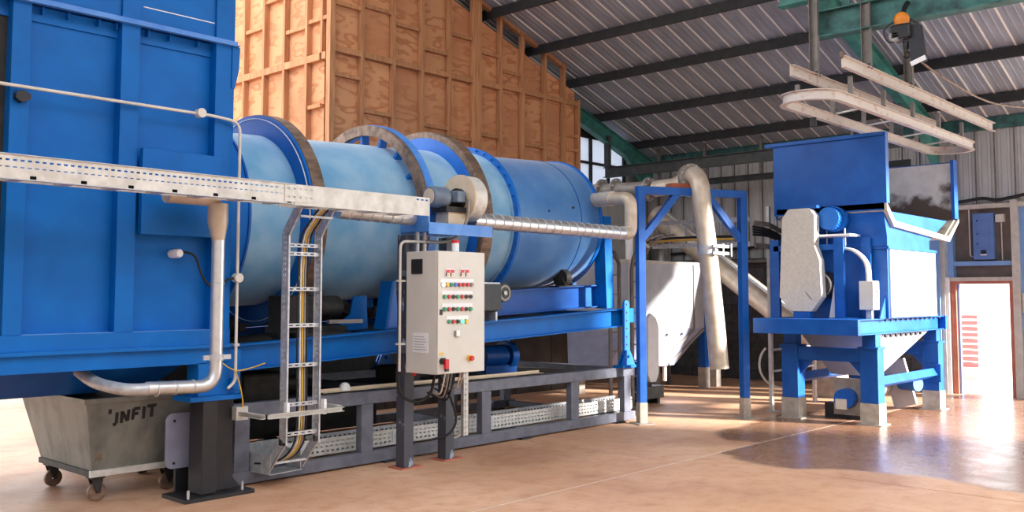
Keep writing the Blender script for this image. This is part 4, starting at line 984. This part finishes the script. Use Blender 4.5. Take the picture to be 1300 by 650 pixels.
op = thing('outlet_pipe', 'grey flanged outlet pipe crossing behind the end of the drum', 'pipe', (12.05, 8.8, 3.3))
MB().tube([(12.05, 9.75, 3.5), (12.05, 8.15, 3.44)], .12, 26).build('pipe', 'pipegrey', op)
flange((12.05, 9.1, 3.48), (0, 1, .04), .19, .035, op); flange((12.05, 8.82, 3.47), (0, 1, .04), .19, .035, op); flange((12.05, 8.2, 3.44), (0, 1, .04), .185, .035, op)
MB().tube(spline([(12.05, 9.7, 3.5), (12.0, 9.85, 3.4), (11.8, 9.9, 3.1), (11.3, 9.6, 2.9), (10.95, 9.4, 2.9)]), .13, 20).build('bend', 'pipegrey', op)
bh = thing('breech_end', 'dark rotary joint and valve behind the end of the drum', 'rotary joint', (11.2, 9.19, 2.4))
MB().lathe([(10.95, .05), (10.95, .42), (11.2, .42), (11.2, .2), (11.45, .16), (11.45, .05)], (0, 9.19, 2.9), n=32).build('joint_body', 'dirt_shade', bh)
MB().beam((11.35, 8.75, 3.0), (11.45, 8.55, 2.86), .07, .06).build('valve_handle', 'bluelamp', bh)
MB().cyl((11.3, 8.85, 2.75), (11.3, 8.5, 2.75), .12, 20).build('valve_body', 'dirt_shade', bh)
q(11.1, 11.3, 9.05, 9.3, 1.7, 2.5).build('joint_stand', 'bluedk', bh)

# ---- white tank behind
tk = thing('tank', 'pale steel hopper tank with sloping ribbed bottom behind the portal frame', 'tank', (14.9, 10.3, 0))
q(13.45, 15.98, 9.62, 11.0, 1.17, 2.42).build('shell', 'tank', tk, .01)
q(13.43, 16.0, 9.6, 11.02, 2.38, 2.43).build('top_rim', 'sill', tk)
MB().hexa([(13.0, 9.75), (15.1, 9.75), (15.1, 10.6), (13.0, 10.6)], .5, [(13.45, 9.63), (15.97, 9.63), (15.97, 10.99), (13.45, 10.99)], 1.17).build('sloping_bottom', 'lilac', tk)
MB().beam((15.6, 9.615, 2.4), (15.6, 9.615, 1.17), .03, .03).build('seam_strip', 'hang', tk)
for xt, xb in ((15.6, 14.55), (15.95, 14.9)):
    MB().beam((xt, 9.615, 1.15), (xb, 9.735, .52), .05, .02, (0, 1, 0)).build('slant_rib', 'hang', tk)
for x in (14.2, 14.7, 15.2): MB().cyl((x, 9.62, 1.08), (x, 9.6, 1.08), .03, 10).build('stud_bolt', 'hang', tk)
MB().tube([(15.0, 9.9, .5), (15.0, 9.9, .2)], .04, 12).build('drain_valve', 'white', tk)
for x, yy in ((16.08, 9.75), (16.08, 10.9), (13.6, 10.9), (16.5, 9.75)):
    MB().box(x, x + .15, yy - .07, yy + .07, .4, 1.9 if x < 16.4 else 1.4).build('leg', 'bluedk', tk)
    q(x - .01, x + .16, yy - .08, yy + .08, .0, .4).build('leg_foot', 'grout', tk)
q(13.5, 16.6, 9.7, 9.8, 1.14, 1.2).build('leg_tie', 'bluedk', tk)
# white rounded belt guard beside the tank
bg2 = thing('belt_guard', 'white plate belt guard with clipped corners standing near the portal post', 'belt guard', (13.0, 8.85, .1))
MB().prism('y', [(12.86, .5), (12.93, .38), (13.08, .38), (13.16, .52), (13.17, 1.3), (13.1, 1.42), (12.96, 1.5), (12.86, 1.42)], 8.8, 8.86).build('cover', 'white', bg2)
q(12.7, 13.4, 8.86, 9.3, .1, .3).build('motor_base', 'beam', bg2)
for x in (12.75, 13.3): q(x - .04, x + .04, 8.9, 9.25, 0, .1).build('foot', 'black', bg2)
MB().cyl((13.0, 8.86, .55), (13.0, 9.3, .55), .15, 20).build('motor', 'dirt_shade', bg2)
q(12.9, 13.1, 8.9, 9.2, .3, .5).build('mount', 'dirt_shade', bg2)
# ---- inclined conveyor tube
iv = thing('screw_conveyor', 'long beige inclined conveyor tube sloping down behind the portal frame', 'conveyor', (16.0, 9.5, 0))
MB().tube([(16.25, 10.9, 3.46), (16.25, 7.2, .76)], .23, 30).build('tube', 'pipe', iv)
MB().beam((16.1, 10.65, 3.55), (16.1, 7.4, 1.18), .05, .05).build('top_strip', 'galv', iv)
q(16.0, 16.5, 7.0, 7.4, 0, .75).build('boot', 'pipegrey', iv)
MB().beam((16.35, 10.7, 3.2), (16.35, 10.7, 0.0), .08, .08).build('support', 'hang', iv)
dk = MB().tube([(15.2, 10.2, 2.43), (15.2, 10.2, 2.75)], .14, 20)
tag(dk.build('roof_vent', 'dirt_shade'), 'dark round vent standing on top of the pale tank', 'vent')
wp2 = MB().tube([(13.9, 9.9, 2.43), (13.9, 9.9, 3.1)], .07, 16)
tag(wp2.build('vent_pipe', 'white'), 'white vertical pipe standing on top of the pale tank', 'pipe')

# ---- cable ladders at the back
def ladder_run(t, path, side, w, mm='hang', step=.28):
    # two rails offset along `side` (vector) by w, with rungs
    s = Vector(side) * w; P = [Vector(p) for p in path]
    for o in (s * 0, s):
        m = MB()
        for i in range(len(P) - 1): m.beam(P[i] + o, P[i + 1] + o, .025, .07, side if abs((P[i + 1] - P[i]).normalized().dot(Vector(side))) < .9 else (0, 0, 1))
        m.build('side_rail', mm, t)
    acc = 0.
    for i in range(len(P) - 1):
        L = (P[i + 1] - P[i]).length; u = (P[i + 1] - P[i]).normalized()
        while acc < L:
            c = P[i] + u * acc; MB().beam(c, c + s, .03, .02, u).build('rung', mm, t); acc += step
        acc -= L
l2 = thing('horizontal_cable_ladder', 'galvanised cable ladder on edge crossing behind the blue portal', 'cable ladder', (12.9, 7.7, 2.55))
ladder_run(l2, [(12.9, 8.72, 2.6), (12.9, 6.95, 2.58)], (0, 0, 1), .38, 'galv', .32)
MB().tube(spline([(12.86, 9.05, 2.3), (12.86, 8.8, 2.66), (12.86, 8.3, 2.72), (12.86, 7.0, 2.7)]), .02, 8).build('cable', 'rubber', l2)
MB().tube(spline([(12.84, 9.02, 2.3), (12.84, 8.78, 2.62), (12.84, 8.3, 2.68), (12.84, 7.0, 2.66)]), .015, 8).build('cable', 'yellowwire', l2)
l3 = thing('riser_cable_ladder', 'vertical cable ladder with a curved head between the drum and tank', 'cable ladder', (12.3, 8.75, 0))
ladder_run(l3, [(12.3, 8.72, .02), (12.3, 8.72, 2.2), (12.3, 8.68, 2.4), (12.3, 8.55, 2.6), (12.3, 8.35, 2.72), (12.3, 8.1, 2.75)], (.55, 0, 0), .5, 'hang', .25)
l4 = thing('twin_riser_ladder', 'second vertical cable ladder beside the drum outlet upright', 'cable ladder', (11.9, 8.9, 0))
ladder_run(l4, [(11.9, 8.85, .02), (11.9, 8.85, 2.3), (11.9, 8.95, 2.5), (11.9, 9.2, 2.6)], (.3, 0, 0), .8, 'hang', .3)
MB().beam((11.95, 8.6, 2.9), (12.25, 8.35, 2.55), .04, .04).build('stay', 'galv', l4)
# support posts right of the portal
sf = thing('strut_stand', 'galvanised strut stand with rungs behind the hopper machine', 'stand', (14.4, 7.0, 0))
for x, yy, top in ((13.6, 6.98, 3.2), (15.3, 7.06, 1.2)):
    MB().channel((x, yy, .01), (x, yy, top), .07, .05, .005, up=(1, 0, 0)).build('post', 'galvw', sf)
    q(x - .08, x + .08, yy - .08, yy + .08, 0, .01).build('foot', 'galv', sf)
for z in (.62, .95, 1.22): MB().beam((13.62, 6.98, z), (15.3, 7.06, z), .03, .03).build('rail', 'galv', sf)
l5 = thing('curved_cable_ladder', 'sagging cable ladder with black cables curving down behind the hopper', 'cable ladder', (14.3, 6.9, 2.3))
ladder_run(l5, [(12.95, 6.9, 2.56), (13.3, 6.85, 2.55), (13.7, 6.82, 2.45), (14.0, 6.8, 2.3), (14.2, 6.8, 2.05)], (0, 0, 1), .34, 'hang', .2)
for k in range(4): MB().tube(spline([(12.9, 6.9, 2.72 + .04 * k), (13.3, 6.83, 2.7 + .035 * k), (13.7, 6.8, 2.58 + .03 * k), (14.1, 6.78, 2.32), (14.3, 6.78, 1.8)]), .018, 8).build('cable', 'rubber', l5)
m = MB().tube(arc((13.75, 6.9, .72), .36, PI * .75, PI * 1.9, 20, (.7, -.7, 0), (0, 0, 1)), .018, 8)
tag(m.build('cable_coil', 'offwhite'), 'pale hose loop hanging behind the hopper stand', 'hose')
m = MB().tube(spline([(18.35, 11.9, 2.75), (18.33, 10.5, 2.8), (18.33, 9.3, 2.86), (18.33, 8.0, 2.95)]), .03, 8)
tag(m.build('sagging_cable', 'rubber'), 'black cable bundle sagging along the far cladding', 'cable')
tag(q(18.2, 18.36, 8.0, 12.6, 2.5, 2.56).build('long_tray', 'hang'), 'long thin tray on the far wall above the blockwork', 'cable tray')

# ================================================================== HOPPER MACHINE (right)
hm = thing('hopper_machine', 'blue feed hopper machine on a four legged stand with open trough top', 'hopper machine', (14.3, 5.8, 0))
for x0 in (13.05, 15.5):
    for y0 in (5.12, 6.3):
        q(x0, x0 + .23, y0, y0 + .25, .3, 1.05).build('leg', 'bluedk', hm, .004)
        q(x0 - .01, x0 + .24, y0 - .01, y0 + .26, .012, .3).build('leg_footing', 'grout', hm)
        q(x0 - .05, x0 + .28, y0 - .05, y0 + .3, 0, .012).build('foot_plate', 'grout', hm)
        q(x0 + .02, x0 + .2, y0 + .03, y0 + .22, 1.08, 1.26).build('pad_block', 'bluedk', hm)
        q(x0 - .03, x0 + .26, y0 - .02, y0 + .27, 1.05, 1.08).build('leg_cap', 'bluedk', hm)
    q(x0 + .02, x0 + .2, 5.37, 6.3, .86, 1.05).build('cross_beam', 'bluedk', hm)
    for ya, s in ((5.37, 1), (6.3, -1)): MB().prism('x', [(ya, .86), (ya + s * .2, .86), (ya, .64)], x0 + .1, x0 + .12).build('knee_plate', 'bluedk', hm)
MB().beam((13.28, 5.2, .58), (15.5, 5.2, .58), .12, .12, (0, .5, 1)).build('tie_bar', 'bluedk', hm)
MB().beam((13.28, 6.42, .58), (15.5, 6.42, .58), .12, .12, (0, .5, 1)).build('tie_bar', 'bluedk', hm)
q(15.46, 15.5, 5.08, 5.3, .44, .72).build('tie_plate', 'bluedk', hm)
# platform
q(12.36, 12.44, 5.1, 6.64, 1.26, 1.475).build('deck_beam', 'bluedk', hm, .004)
q(15.82, 15.9, 5.1, 6.64, 1.26, 1.475).build('deck_beam', 'bluedk', hm)
MB().channel((12.4, 5.22, 1.3675), (15.86, 5.22, 1.3675), .215, .1, .014, 1).build('deck_beam', 'bluedk', hm)
MB().channel((15.86, 6.52, 1.3675), (12.4, 6.52, 1.3675), .215, .1, .014, 1).build('deck_beam', 'bluedk', hm)
for k in range(12): q(13.4 + k * .2, 13.44 + k * .2, 5.12, 5.15, 1.44, 1.46).build('deck_bolt', 'black', hm)
q(12.44, 13.3, 5.22, 6.52, 1.45, 1.475).build('flat_plate', 'bluedk', hm)
# body
q(13.35, 15.25, 5.06, 6.4, 1.475, 2.5).build('body', 'bluedk', hm, .006)
q(13.32, 15.3, 5.03, 6.43, 2.46, 2.5).build('body_rim', 'bluedk', hm)
q(13.4, 15.24, 5.035, 5.06, 1.49, 2.45).build('sun_glare_panel', 'white', hm, .004)  # white panel added to paint the sun's glare on the blue body
q(13.3, 15.0, 5.04, 6.42, 2.5, 2.64).build('neck', 'bluedk', hm)
MB().hexa([(13.3, 5.04), (15.0, 5.04), (15.0, 6.42), (13.3, 6.42)], 2.64, [(13.24, 5.06), (15.9, 5.06), (15.9, 6.64), (13.24, 6.64)], 3.0).build('transition', 'bluedk', hm)
m = MB(); m.prism('y', [(15.25, 1.475), (15.5, 1.475), (15.25, 1.8)], 5.1, 5.12); m.build('stay_plate', 'bluedk', hm)
m = MB(); m.prism('y', [(13.35, 1.475), (13.12, 1.475), (13.35, 1.8)], 5.1, 5.12); m.build('stay_plate', 'bluedk', hm)
# trough : near wall, far wall, back, cut away end with U profile
E0 = 5.03
q(13.2, 13.24, E0, 6.7, 3.0, 4.06).build('trough_near_wall', 'bluedk', hm)
q(13.16, 13.28, E0 - .02, 6.82, 4.06, 4.11).build('trough_rim', 'bluedk', hm)
q(13.19, 13.3, E0 - .04, E0 + .03, 3.1, 4.11).build('end_lip', 'bluedk', hm)
q(16.24, 16.28, E0, 6.7, 3.05, 4.0).build('trough_far_wall', 'bluedk', hm)
q(16.21, 16.24, E0 + .03, 6.68, 3.05, 3.98).build('trough_lining', 'lining', hm)
q(16.12, 16.3, E0 - .03, E0 + .02, 3.05, 4.02).build('end_lip', 'bluedk', hm)
q(13.24, 16.24, 6.66, 6.7, 2.95, 4.0).build('trough_back_wall', 'bluedk', hm)
q(13.26, 16.2, 6.64, 6.66, 2.95, 3.98).build('trough_lining', 'lining', hm)
ut = [(13.2, 3.1), (13.5, 2.86), (15.75, 2.74), (16.28, 3.05), (16.28, 3.0), (15.8, 2.66), (13.45, 2.78), (13.2, 3.0)]
ut2 = [(13.2, 3.1), (13.5, 2.88), (15.75, 2.76), (16.28, 3.07), (16.28, 3.0), (15.8, 2.69), (13.45, 2.81), (13.2, 3.02)]
MB().prism('y', ut, E0 - .04, E0 + .02).build('end_flange', 'interior', hm)
MB().prism('y', ut2, E0 + .02, 6.66).build('trough_floor', 'interior', hm)
# heap of dark organic residue inside
m = MB(); n = 14; vs = []; fs = []
for i in range(n + 1):
    for j in range(n + 1):
        u, v = i / n, j / n
        x = 13.4 + 2.8 * u; yy = 5.1 + 1.5 * v
        z = 2.84 - .05 * u + .2 * (u ** 1.6) * (.45 + .55 * v) + .06 * math.sin(7 * u + 3 * v) * math.sin(5 * v + 1) + random.uniform(-.015, .015)
        vs.append((x, yy, z + .02))
for i in range(n):
    for j in range(n): a = i * (n + 1) + j; fs.append([a, a + n + 1, a + n + 2, a + 1])
m.add(vs, fs, True)
M['crate'] = mat('washed out red plastic', (222, 120, 116), rough=.5)  # red paled to paint the overexposed daylight outside the door
M['muck'] = mat('dark brown residue', (46, 34, 24), (92, 70, 50), 6, rough=.85, bump=.5, bscale=25)
res = m.build('residue_heap', 'muck', loc=(14.8, 5.8, 2.8)); tag(res, 'dark brown residue lying in the hopper trough', 'residue', kind='stuff')
# discharge chute below
MB().hexa([(13.75, 5.55), (14.3, 5.55), (14.3, 6.1), (13.75, 6.1)], .62, [(13.35, 5.2), (15.35, 5.2), (15.35, 6.4), (13.35, 6.4)], 1.26).build('chute', 'tank', hm)
for k in range(8): q(13.5 + k * .2, 13.54 + k * .2, 5.17, 5.2, 1.2, 1.24).build('chute_bolt', 'black', hm)
# feed screw with square plate and drive under the chute
q(13.18, 13.22, 5.42, 5.82, .1, .62).build('screw_plate', 'pipegrey', hm)
MB().cyl((13.18, 5.6, .34), (13.0, 5.6, .34), .14, 24).build('screw_motor', 'bluedk', hm)
q(12.96, 13.04, 5.55, 5.7, .2, .34).build('motor_box', 'guard', hm)
MB().cyl((13.22, 5.62, .36), (15.2, 5.9, .36), .16, 22).build('screw_tube', 'pipegrey', hm)
q(13.5, 13.7, 5.5, 6.1, .0, .22).build('screw_foot', 'black', hm)
MB().beam((15.25, 5.55, .05), (15.3, 5.75, .75), .04, .4).build('screw_plate', 'tank', hm)
MB().cyl((15.22, 5.6, .42), (15.1, 5.3, .42), .11, 20).build('screw_motor', 'bluedk', hm)
# drive : belt guard, motor, frame, starter box
gd = thing('drive_guard', 'tall speckled beige belt guard with clipped corners on the hopper machine', 'belt guard', (12.8, 6.1, 1.58))
MB().prism('x', [(5.92, 1.57), (6.24, 1.57), (6.4, 1.78), (6.34, 2.92), (6.24, 3.05), (5.92, 3.05), (5.84, 2.94), (5.85, 2.5), (5.78, 2.3), (5.76, 1.78)], 12.72, 12.88).build('cover', 'guard', gd, .008)
q(12.74, 12.86, 5.95, 6.2, 1.475, 1.58).build('stand', 'bluedk', gd)
q(12.75, 12.9, 5.82, 6.05, 3.05, 3.09).build('top_cap', 'bluedk', gd)
MB().tube([(12.716, 6.0, 1.85), (12.71, 5.9, 1.74)], .004, 6).build('scratch', 'dirt_shade', gd)
mo = thing('blue_motor', 'bright blue finned electric motor beside the beige belt guard', 'motor', (13.1, 5.8, 2.7))
MB().cyl((12.9, 5.72, 2.9), (13.18, 5.72, 2.9), .16, 28).build('body', 'ringblue', mo)
m = MB()
for k in range(24):
    a = 2 * PI * k / 24; m.beam((12.92, 5.72 + .165 * math.cos(a), 2.9 + .165 * math.sin(a)), (13.08, 5.72 + .165 * math.cos(a), 2.9 + .165 * math.sin(a)), .012, .012)
m.build('fins', 'bluedk', mo)
MB().tube([(13.06, 5.72, 2.9), (13.1, 5.72, 2.9), (13.2, 5.72, 2.9), (13.22, 5.72, 2.9)], [.185, .185, .18, .14], 28).build('fan_cowl', 'ringblue', mo)
q(12.88, 13.24, 5.4, 6.0, 2.64, 2.67).build('motor_plate', 'white', mo)
for x, yy in ((12.95, 5.5), (13.25, 5.9)): MB().cyl((x, yy, 2.5), (x, yy, 2.75), .012, 8).build('adjuster_screw', 'galv', mo)
df2 = thing('drive_stand', 'blue steel angle stand holding the motor on the hopper deck', 'stand', (13.0, 5.6, 1.475))
for x, yy in ((12.9, 6.58), (12.9, 5.6), (13.25, 5.35)): q(x, x + .06, yy - .09, yy + .05, 1.475, 2.62).build('upright', 'bluedk', df2)
q(12.9, 12.96, 5.65, 6.57, 2.45, 2.53).build('crossbar', 'bluedk', df2)
MB().prism('x', [(5.62, 1.48), (5.78, 1.48), (5.66, 2.15)], 13.0, 13.02).build('web_plate', 'white', df2)
sb = thing('starter_box', 'beige starter box with cables on the front of the hopper machine', 'control box', (13.0, 5.25, 1.7))
q(12.98, 13.2, 5.13, 5.33, 1.6, 2.0).build('case', 'cream', sb, .006)
for k, c in enumerate(('black', 'black', 'red')): q(13.06, 13.14, 5.124, 5.13, 1.68 + .08 * k, 1.70 + .08 * k).build('label', c, sb)
q(13.04, 13.1, 5.18, 5.26, 1.475, 1.6).build('stem', 'galv', sb)
for k in range(3): MB().tube(spline([(13.02 + .05 * k, 5.22, 2.0), (13.0 + .05 * k, 5.24, 2.25), (12.98 + .04 * k, 5.38, 2.42), (12.98 + .03 * k, 5.55, 2.47)]), .02, 8).build('cable', 'offwhite', sb)
dc = MB().cyl((12.95, 5.95, 1.95), (13.35, 5.95, 1.95), .2, 26)
tag(dc.build('gear_reducer', 'dirt_shade'), 'dark round gear reducer behind the beige belt guard', 'gearbox')

# ================================================================== OVERHEAD TRACK, BEAM, HOIST
tb = thing('crane_beam', 'teal overhead I beam carrying the hoist', 'overhead beam', (12.0, 2, 5.26))
MB().ibeam((12.0, 5.4, 5.44), (12.0, 1.0, 5.44), .36, .2, .02, .014).build('beam', 'tealdk', tb)
MB().ibeam((12.6, 6.25, 6.12), (12.6, 1.0, 6.12), .24, .2, .018, .012).build('upper_beam', 'teal', tb)
for yy in (5.0, 1.1): q(11.97, 12.03, yy - .05, yy + .05, 5.62, zr(12.0) - .2).build('hanger', 'tealdk', tb)
q(12.5, 12.7, 5.85, 6.05, 6.24, zr(12.6) - .5).build('rafter_cleat', 'teal', tb)
tk2 = thing('overhead_track', 'flaking white overhead conveyor track with oval loop above the hopper', 'conveyor track', (14, 5.1, 4.25))
for yy, x1 in ((4.73, 17.35), (5.41, 16.6)):
    MB().channel((11.15, yy, 4.68), (x1, yy, 4.68), .15, .06, .008, 1).build('carrier_rail', 'track', tk2)
for x, yy, zt_ in ((12.0, 5.4, 6.9), (12.06, 4.72, 6.9), (13.55, 4.72, 6.4)):
    MB().channel((x - .1, yy, 4.76), (x - .1, yy, zt_), .12, .06, .006, 1, (0, 1, 0)).build('hanger_post', 'hang', tk2)
    for s in (-.05, .05): MB().cyl((x - .1 + s, yy - .03, 4.74), (x - .1 + s, yy - .03, 4.79), .018, 8).build('hanger_bolt', 'black', tk2)
yc, hw = 5.21, .36
xl, xr = 11.35, 16.6
oval = [(x, yc - hw) for x in [xl + (xr - xl) * i / 6 for i in range(7)]]
oval += [(xr + hw * math.sin(a), yc - hw * math.cos(a)) for a in [PI * i / 12 for i in range(1, 12)]]
oval += [(x, yc + hw) for x in [xr - (xr - xl) * i / 6 for i in range(7)]]
oval += [(xl - hw * math.sin(a), yc + hw * math.cos(a)) for a in [PI * i / 12 for i in range(1, 12)]]
oval.append(oval[0])
m = wall_strip(oval, 4.24, 4.36, .008); m.build('loop_web', 'track', tk2)
def flat_strip(path, w, z0, z1):
    m = MB(); P = [Vector((a, b, 0)) for a, b in path]; N = len(P) - 1
    R = []
    for i in range(N):
        d = (P[(i + 1) % N] - P[(i - 1) % N]).normalized(); R.append(Vector((-d.y, d.x, 0)) * w / 2)
    for i in range(N):
        j = (i + 1) % N; vs = [P[i] - R[i], P[j] - R[j], P[j] + R[j], P[i] + R[i]]
        m.hexa([(v.x, v.y) for v in vs], z0, [(v.x, v.y) for v in vs], z1)
    return m
flat_strip(oval, .08, 4.235, 4.243).build('loop_flange', 'track', tk2)
flat_strip(oval, .08, 4.357, 4.365).build('loop_flange', 'track', tk2)
for x in (11.7, 12.8, 13.9, 15.0, 16.1):
    for yy in (yc - hw, yc + hw): MB().beam((x, yy, 4.36), (x, yy, 4.61), .05, .05).build('dropper', 'hang', tk2)
for x in (12.6, 13.8, 15.2, 16.3): MB().beam((x, yc - hw - .0, 4.38), (x + .25, yc + hw, 4.38), .03, .02).build('cross_tie', 'galvw', tk2)
q(11.12, 11.15, 4.7, 4.74, 4.72, 4.8).build('end_clip', 'rust', tk2)
m = MB(); m.tube([(12.0, 5.5, 4.2), (12.0, 5.5, 4.08)], [.045, .05], 14); m.build('chain_guide', 'black', tk2)
ho = thing('chain_hoist', 'electric chain hoist with orange cap and black chain bag under the teal beam', 'hoist', (11.8, 4.2, 4.6))
MB().tube([(11.8, 4.22, 5.18)] + [(11.8, 4.22, 5.25 + .095 * math.sin(t)) for t in [-.6, -.3, 0, .3, .6, .9, 1.2, 1.5]], [.08] + [.095 * math.cos(t) for t in [-.6, -.3, 0, .3, .6, .9, 1.2, 1.5]], 22).build('orange_cap', 'orange', ho)
q(11.68, 11.92, 4.08, 4.33, 4.98, 5.17).build('body', 'black', ho, .03)
for k in range(5): q(11.675, 11.685, 4.1, 4.31, 5.0 + k * .032, 5.012 + k * .032).build('body_fin', 'dirt_shade', ho)
MB().cyl((11.68, 4.28, 5.02), (11.75, 4.28, 5.02), .06, 16).build('end_cover', 'pipegrey', ho)
MB().tube([(11.82, 4.22, 5.3), (11.9, 4.2, 5.45), (11.97, 4.2, 5.5)], .03, 12).build('trolley_hook', 'black', ho)
q(11.86, 12.14, 4.12, 4.3, 5.22, 5.26).build('trolley', 'black', ho)
MB().tube([(11.8, 4.17, 4.96), (11.8, 4.17, 4.9), (11.8, 4.17, 4.85)], [.035, .04, .02], 14).build('hook_block', 'black', ho)
MB().tube(arc((11.8, 4.17, 4.79), .04, PI * .5, -PI * .9, 12, (.7, -.7, 0), (0, 0, 1)), .012, 8).build('hook', 'black', ho)
MB().hexa([(11.74, 3.94), (11.86, 3.94), (11.86, 4.1), (11.74, 4.1)], 4.68, [(11.74, 3.99), (11.86, 3.99), (11.86, 4.14), (11.74, 4.14)], 5.14).build('chain_bag', 'black', ho)
MB().beam((11.735, 4.1, 4.65), (11.735, 3.92, 4.71), .004, .06).build('bag_tag', 'white', ho)
MB().tube(spline([(11.82, 4.32, 5.25), (11.82, 4.45, 5.15), (11.82, 4.4, 5.0), (11.82, 4.3, 5.0)]), .01, 8).build('control_lead', 'black', ho)
pw = MB().tube(spline([(11.85, 4.22, 4.98), (12.2, 4.14, 4.78), (13.0, 4.0, 4.6), (14.5, 3.9, 4.55), (16.5, 3.6, 4.72)]), .014, 8)
tag(pw.build('supply_cable', 'rust'), 'brown supply cable sagging from the hoist to the right', 'cable')

# ================================================================== SWITCHBOARD, OUTSIDE
sw = thing('switchboard', 'blue grey switchboard above the open doorway', 'switchboard', (18.35, 5.2, 2.45))
q(18.28, 18.44, 5.02, 5.37, 2.45, 3.29).build('case', 'panelblue', sw, .005)
q(18.27, 18.28, 5.1, 5.3, 2.68, 3.2).build('door_panel', 'panelblue', sw)
q(18.262, 18.27, 5.15, 5.24, 2.55, 2.62).build('switch', 'black', sw)
q(18.262, 18.27, 5.14, 5.25, 2.525, 2.545).build('nameplate', 'white', sw)
for z in (2.72, 2.9, 3.14): q(18.258, 18.27, 5.28, 5.3, z, z + .03).build('hinge', 'black', sw)
jb = thing('junction_box', 'small white junction box with conduit beside the switchboard', 'junction box', (18.4, 4.92, 3.12))
q(18.33, 18.44, 4.86, 5.0, 3.12, 3.26).build('case', 'offwhite', jb)
MB().cyl((18.4, 4.92, 3.12), (18.4, 4.92, 2.44), .012, 8).build('conduit', 'offwhite', jb)
cv = MB().tube(smooth_path([(18.4, 5.46, 3.38), (18.4, 5.46, 2.52), (18.4, 5.37, 2.5)], .06), .014, 8)
tag(cv.build('bent_conduit', 'offwhite'), 'pale bent conduit entering the left side of the switchboard', 'conduit')
cv = MB().tube(spline([(18.3, 6.4, 3.55), (18.3, 6.0, 3.56), (18.28, 5.6, 3.52), (18.28, 5.2, 3.56), (18.28, 4.9, 3.52), (18.28, 4.3, 3.62)]), .03, 8)
tag(cv.build('black_cable_bundle', 'rubber'), 'black cable bundle lying on the ledge above the switchboard', 'cable')
ps = thing('crate_stack', 'stack of slatted plastic crates standing in the sun beyond the door', 'crate stack', (22.0, 6.6, 0))
for j, (yy, mm) in enumerate(((6.95, 'steelblue'), (6.55, 'crate'))):
    for k in range(9): q(21.8, 22.2, yy - .18, yy + .18, .25 + k * .13, .33 + k * .13).build('crate', mm, ps)
q(21.7, 22.3, 6.2, 7.2, -.02, .25).build('pallet', 'ground', ps)
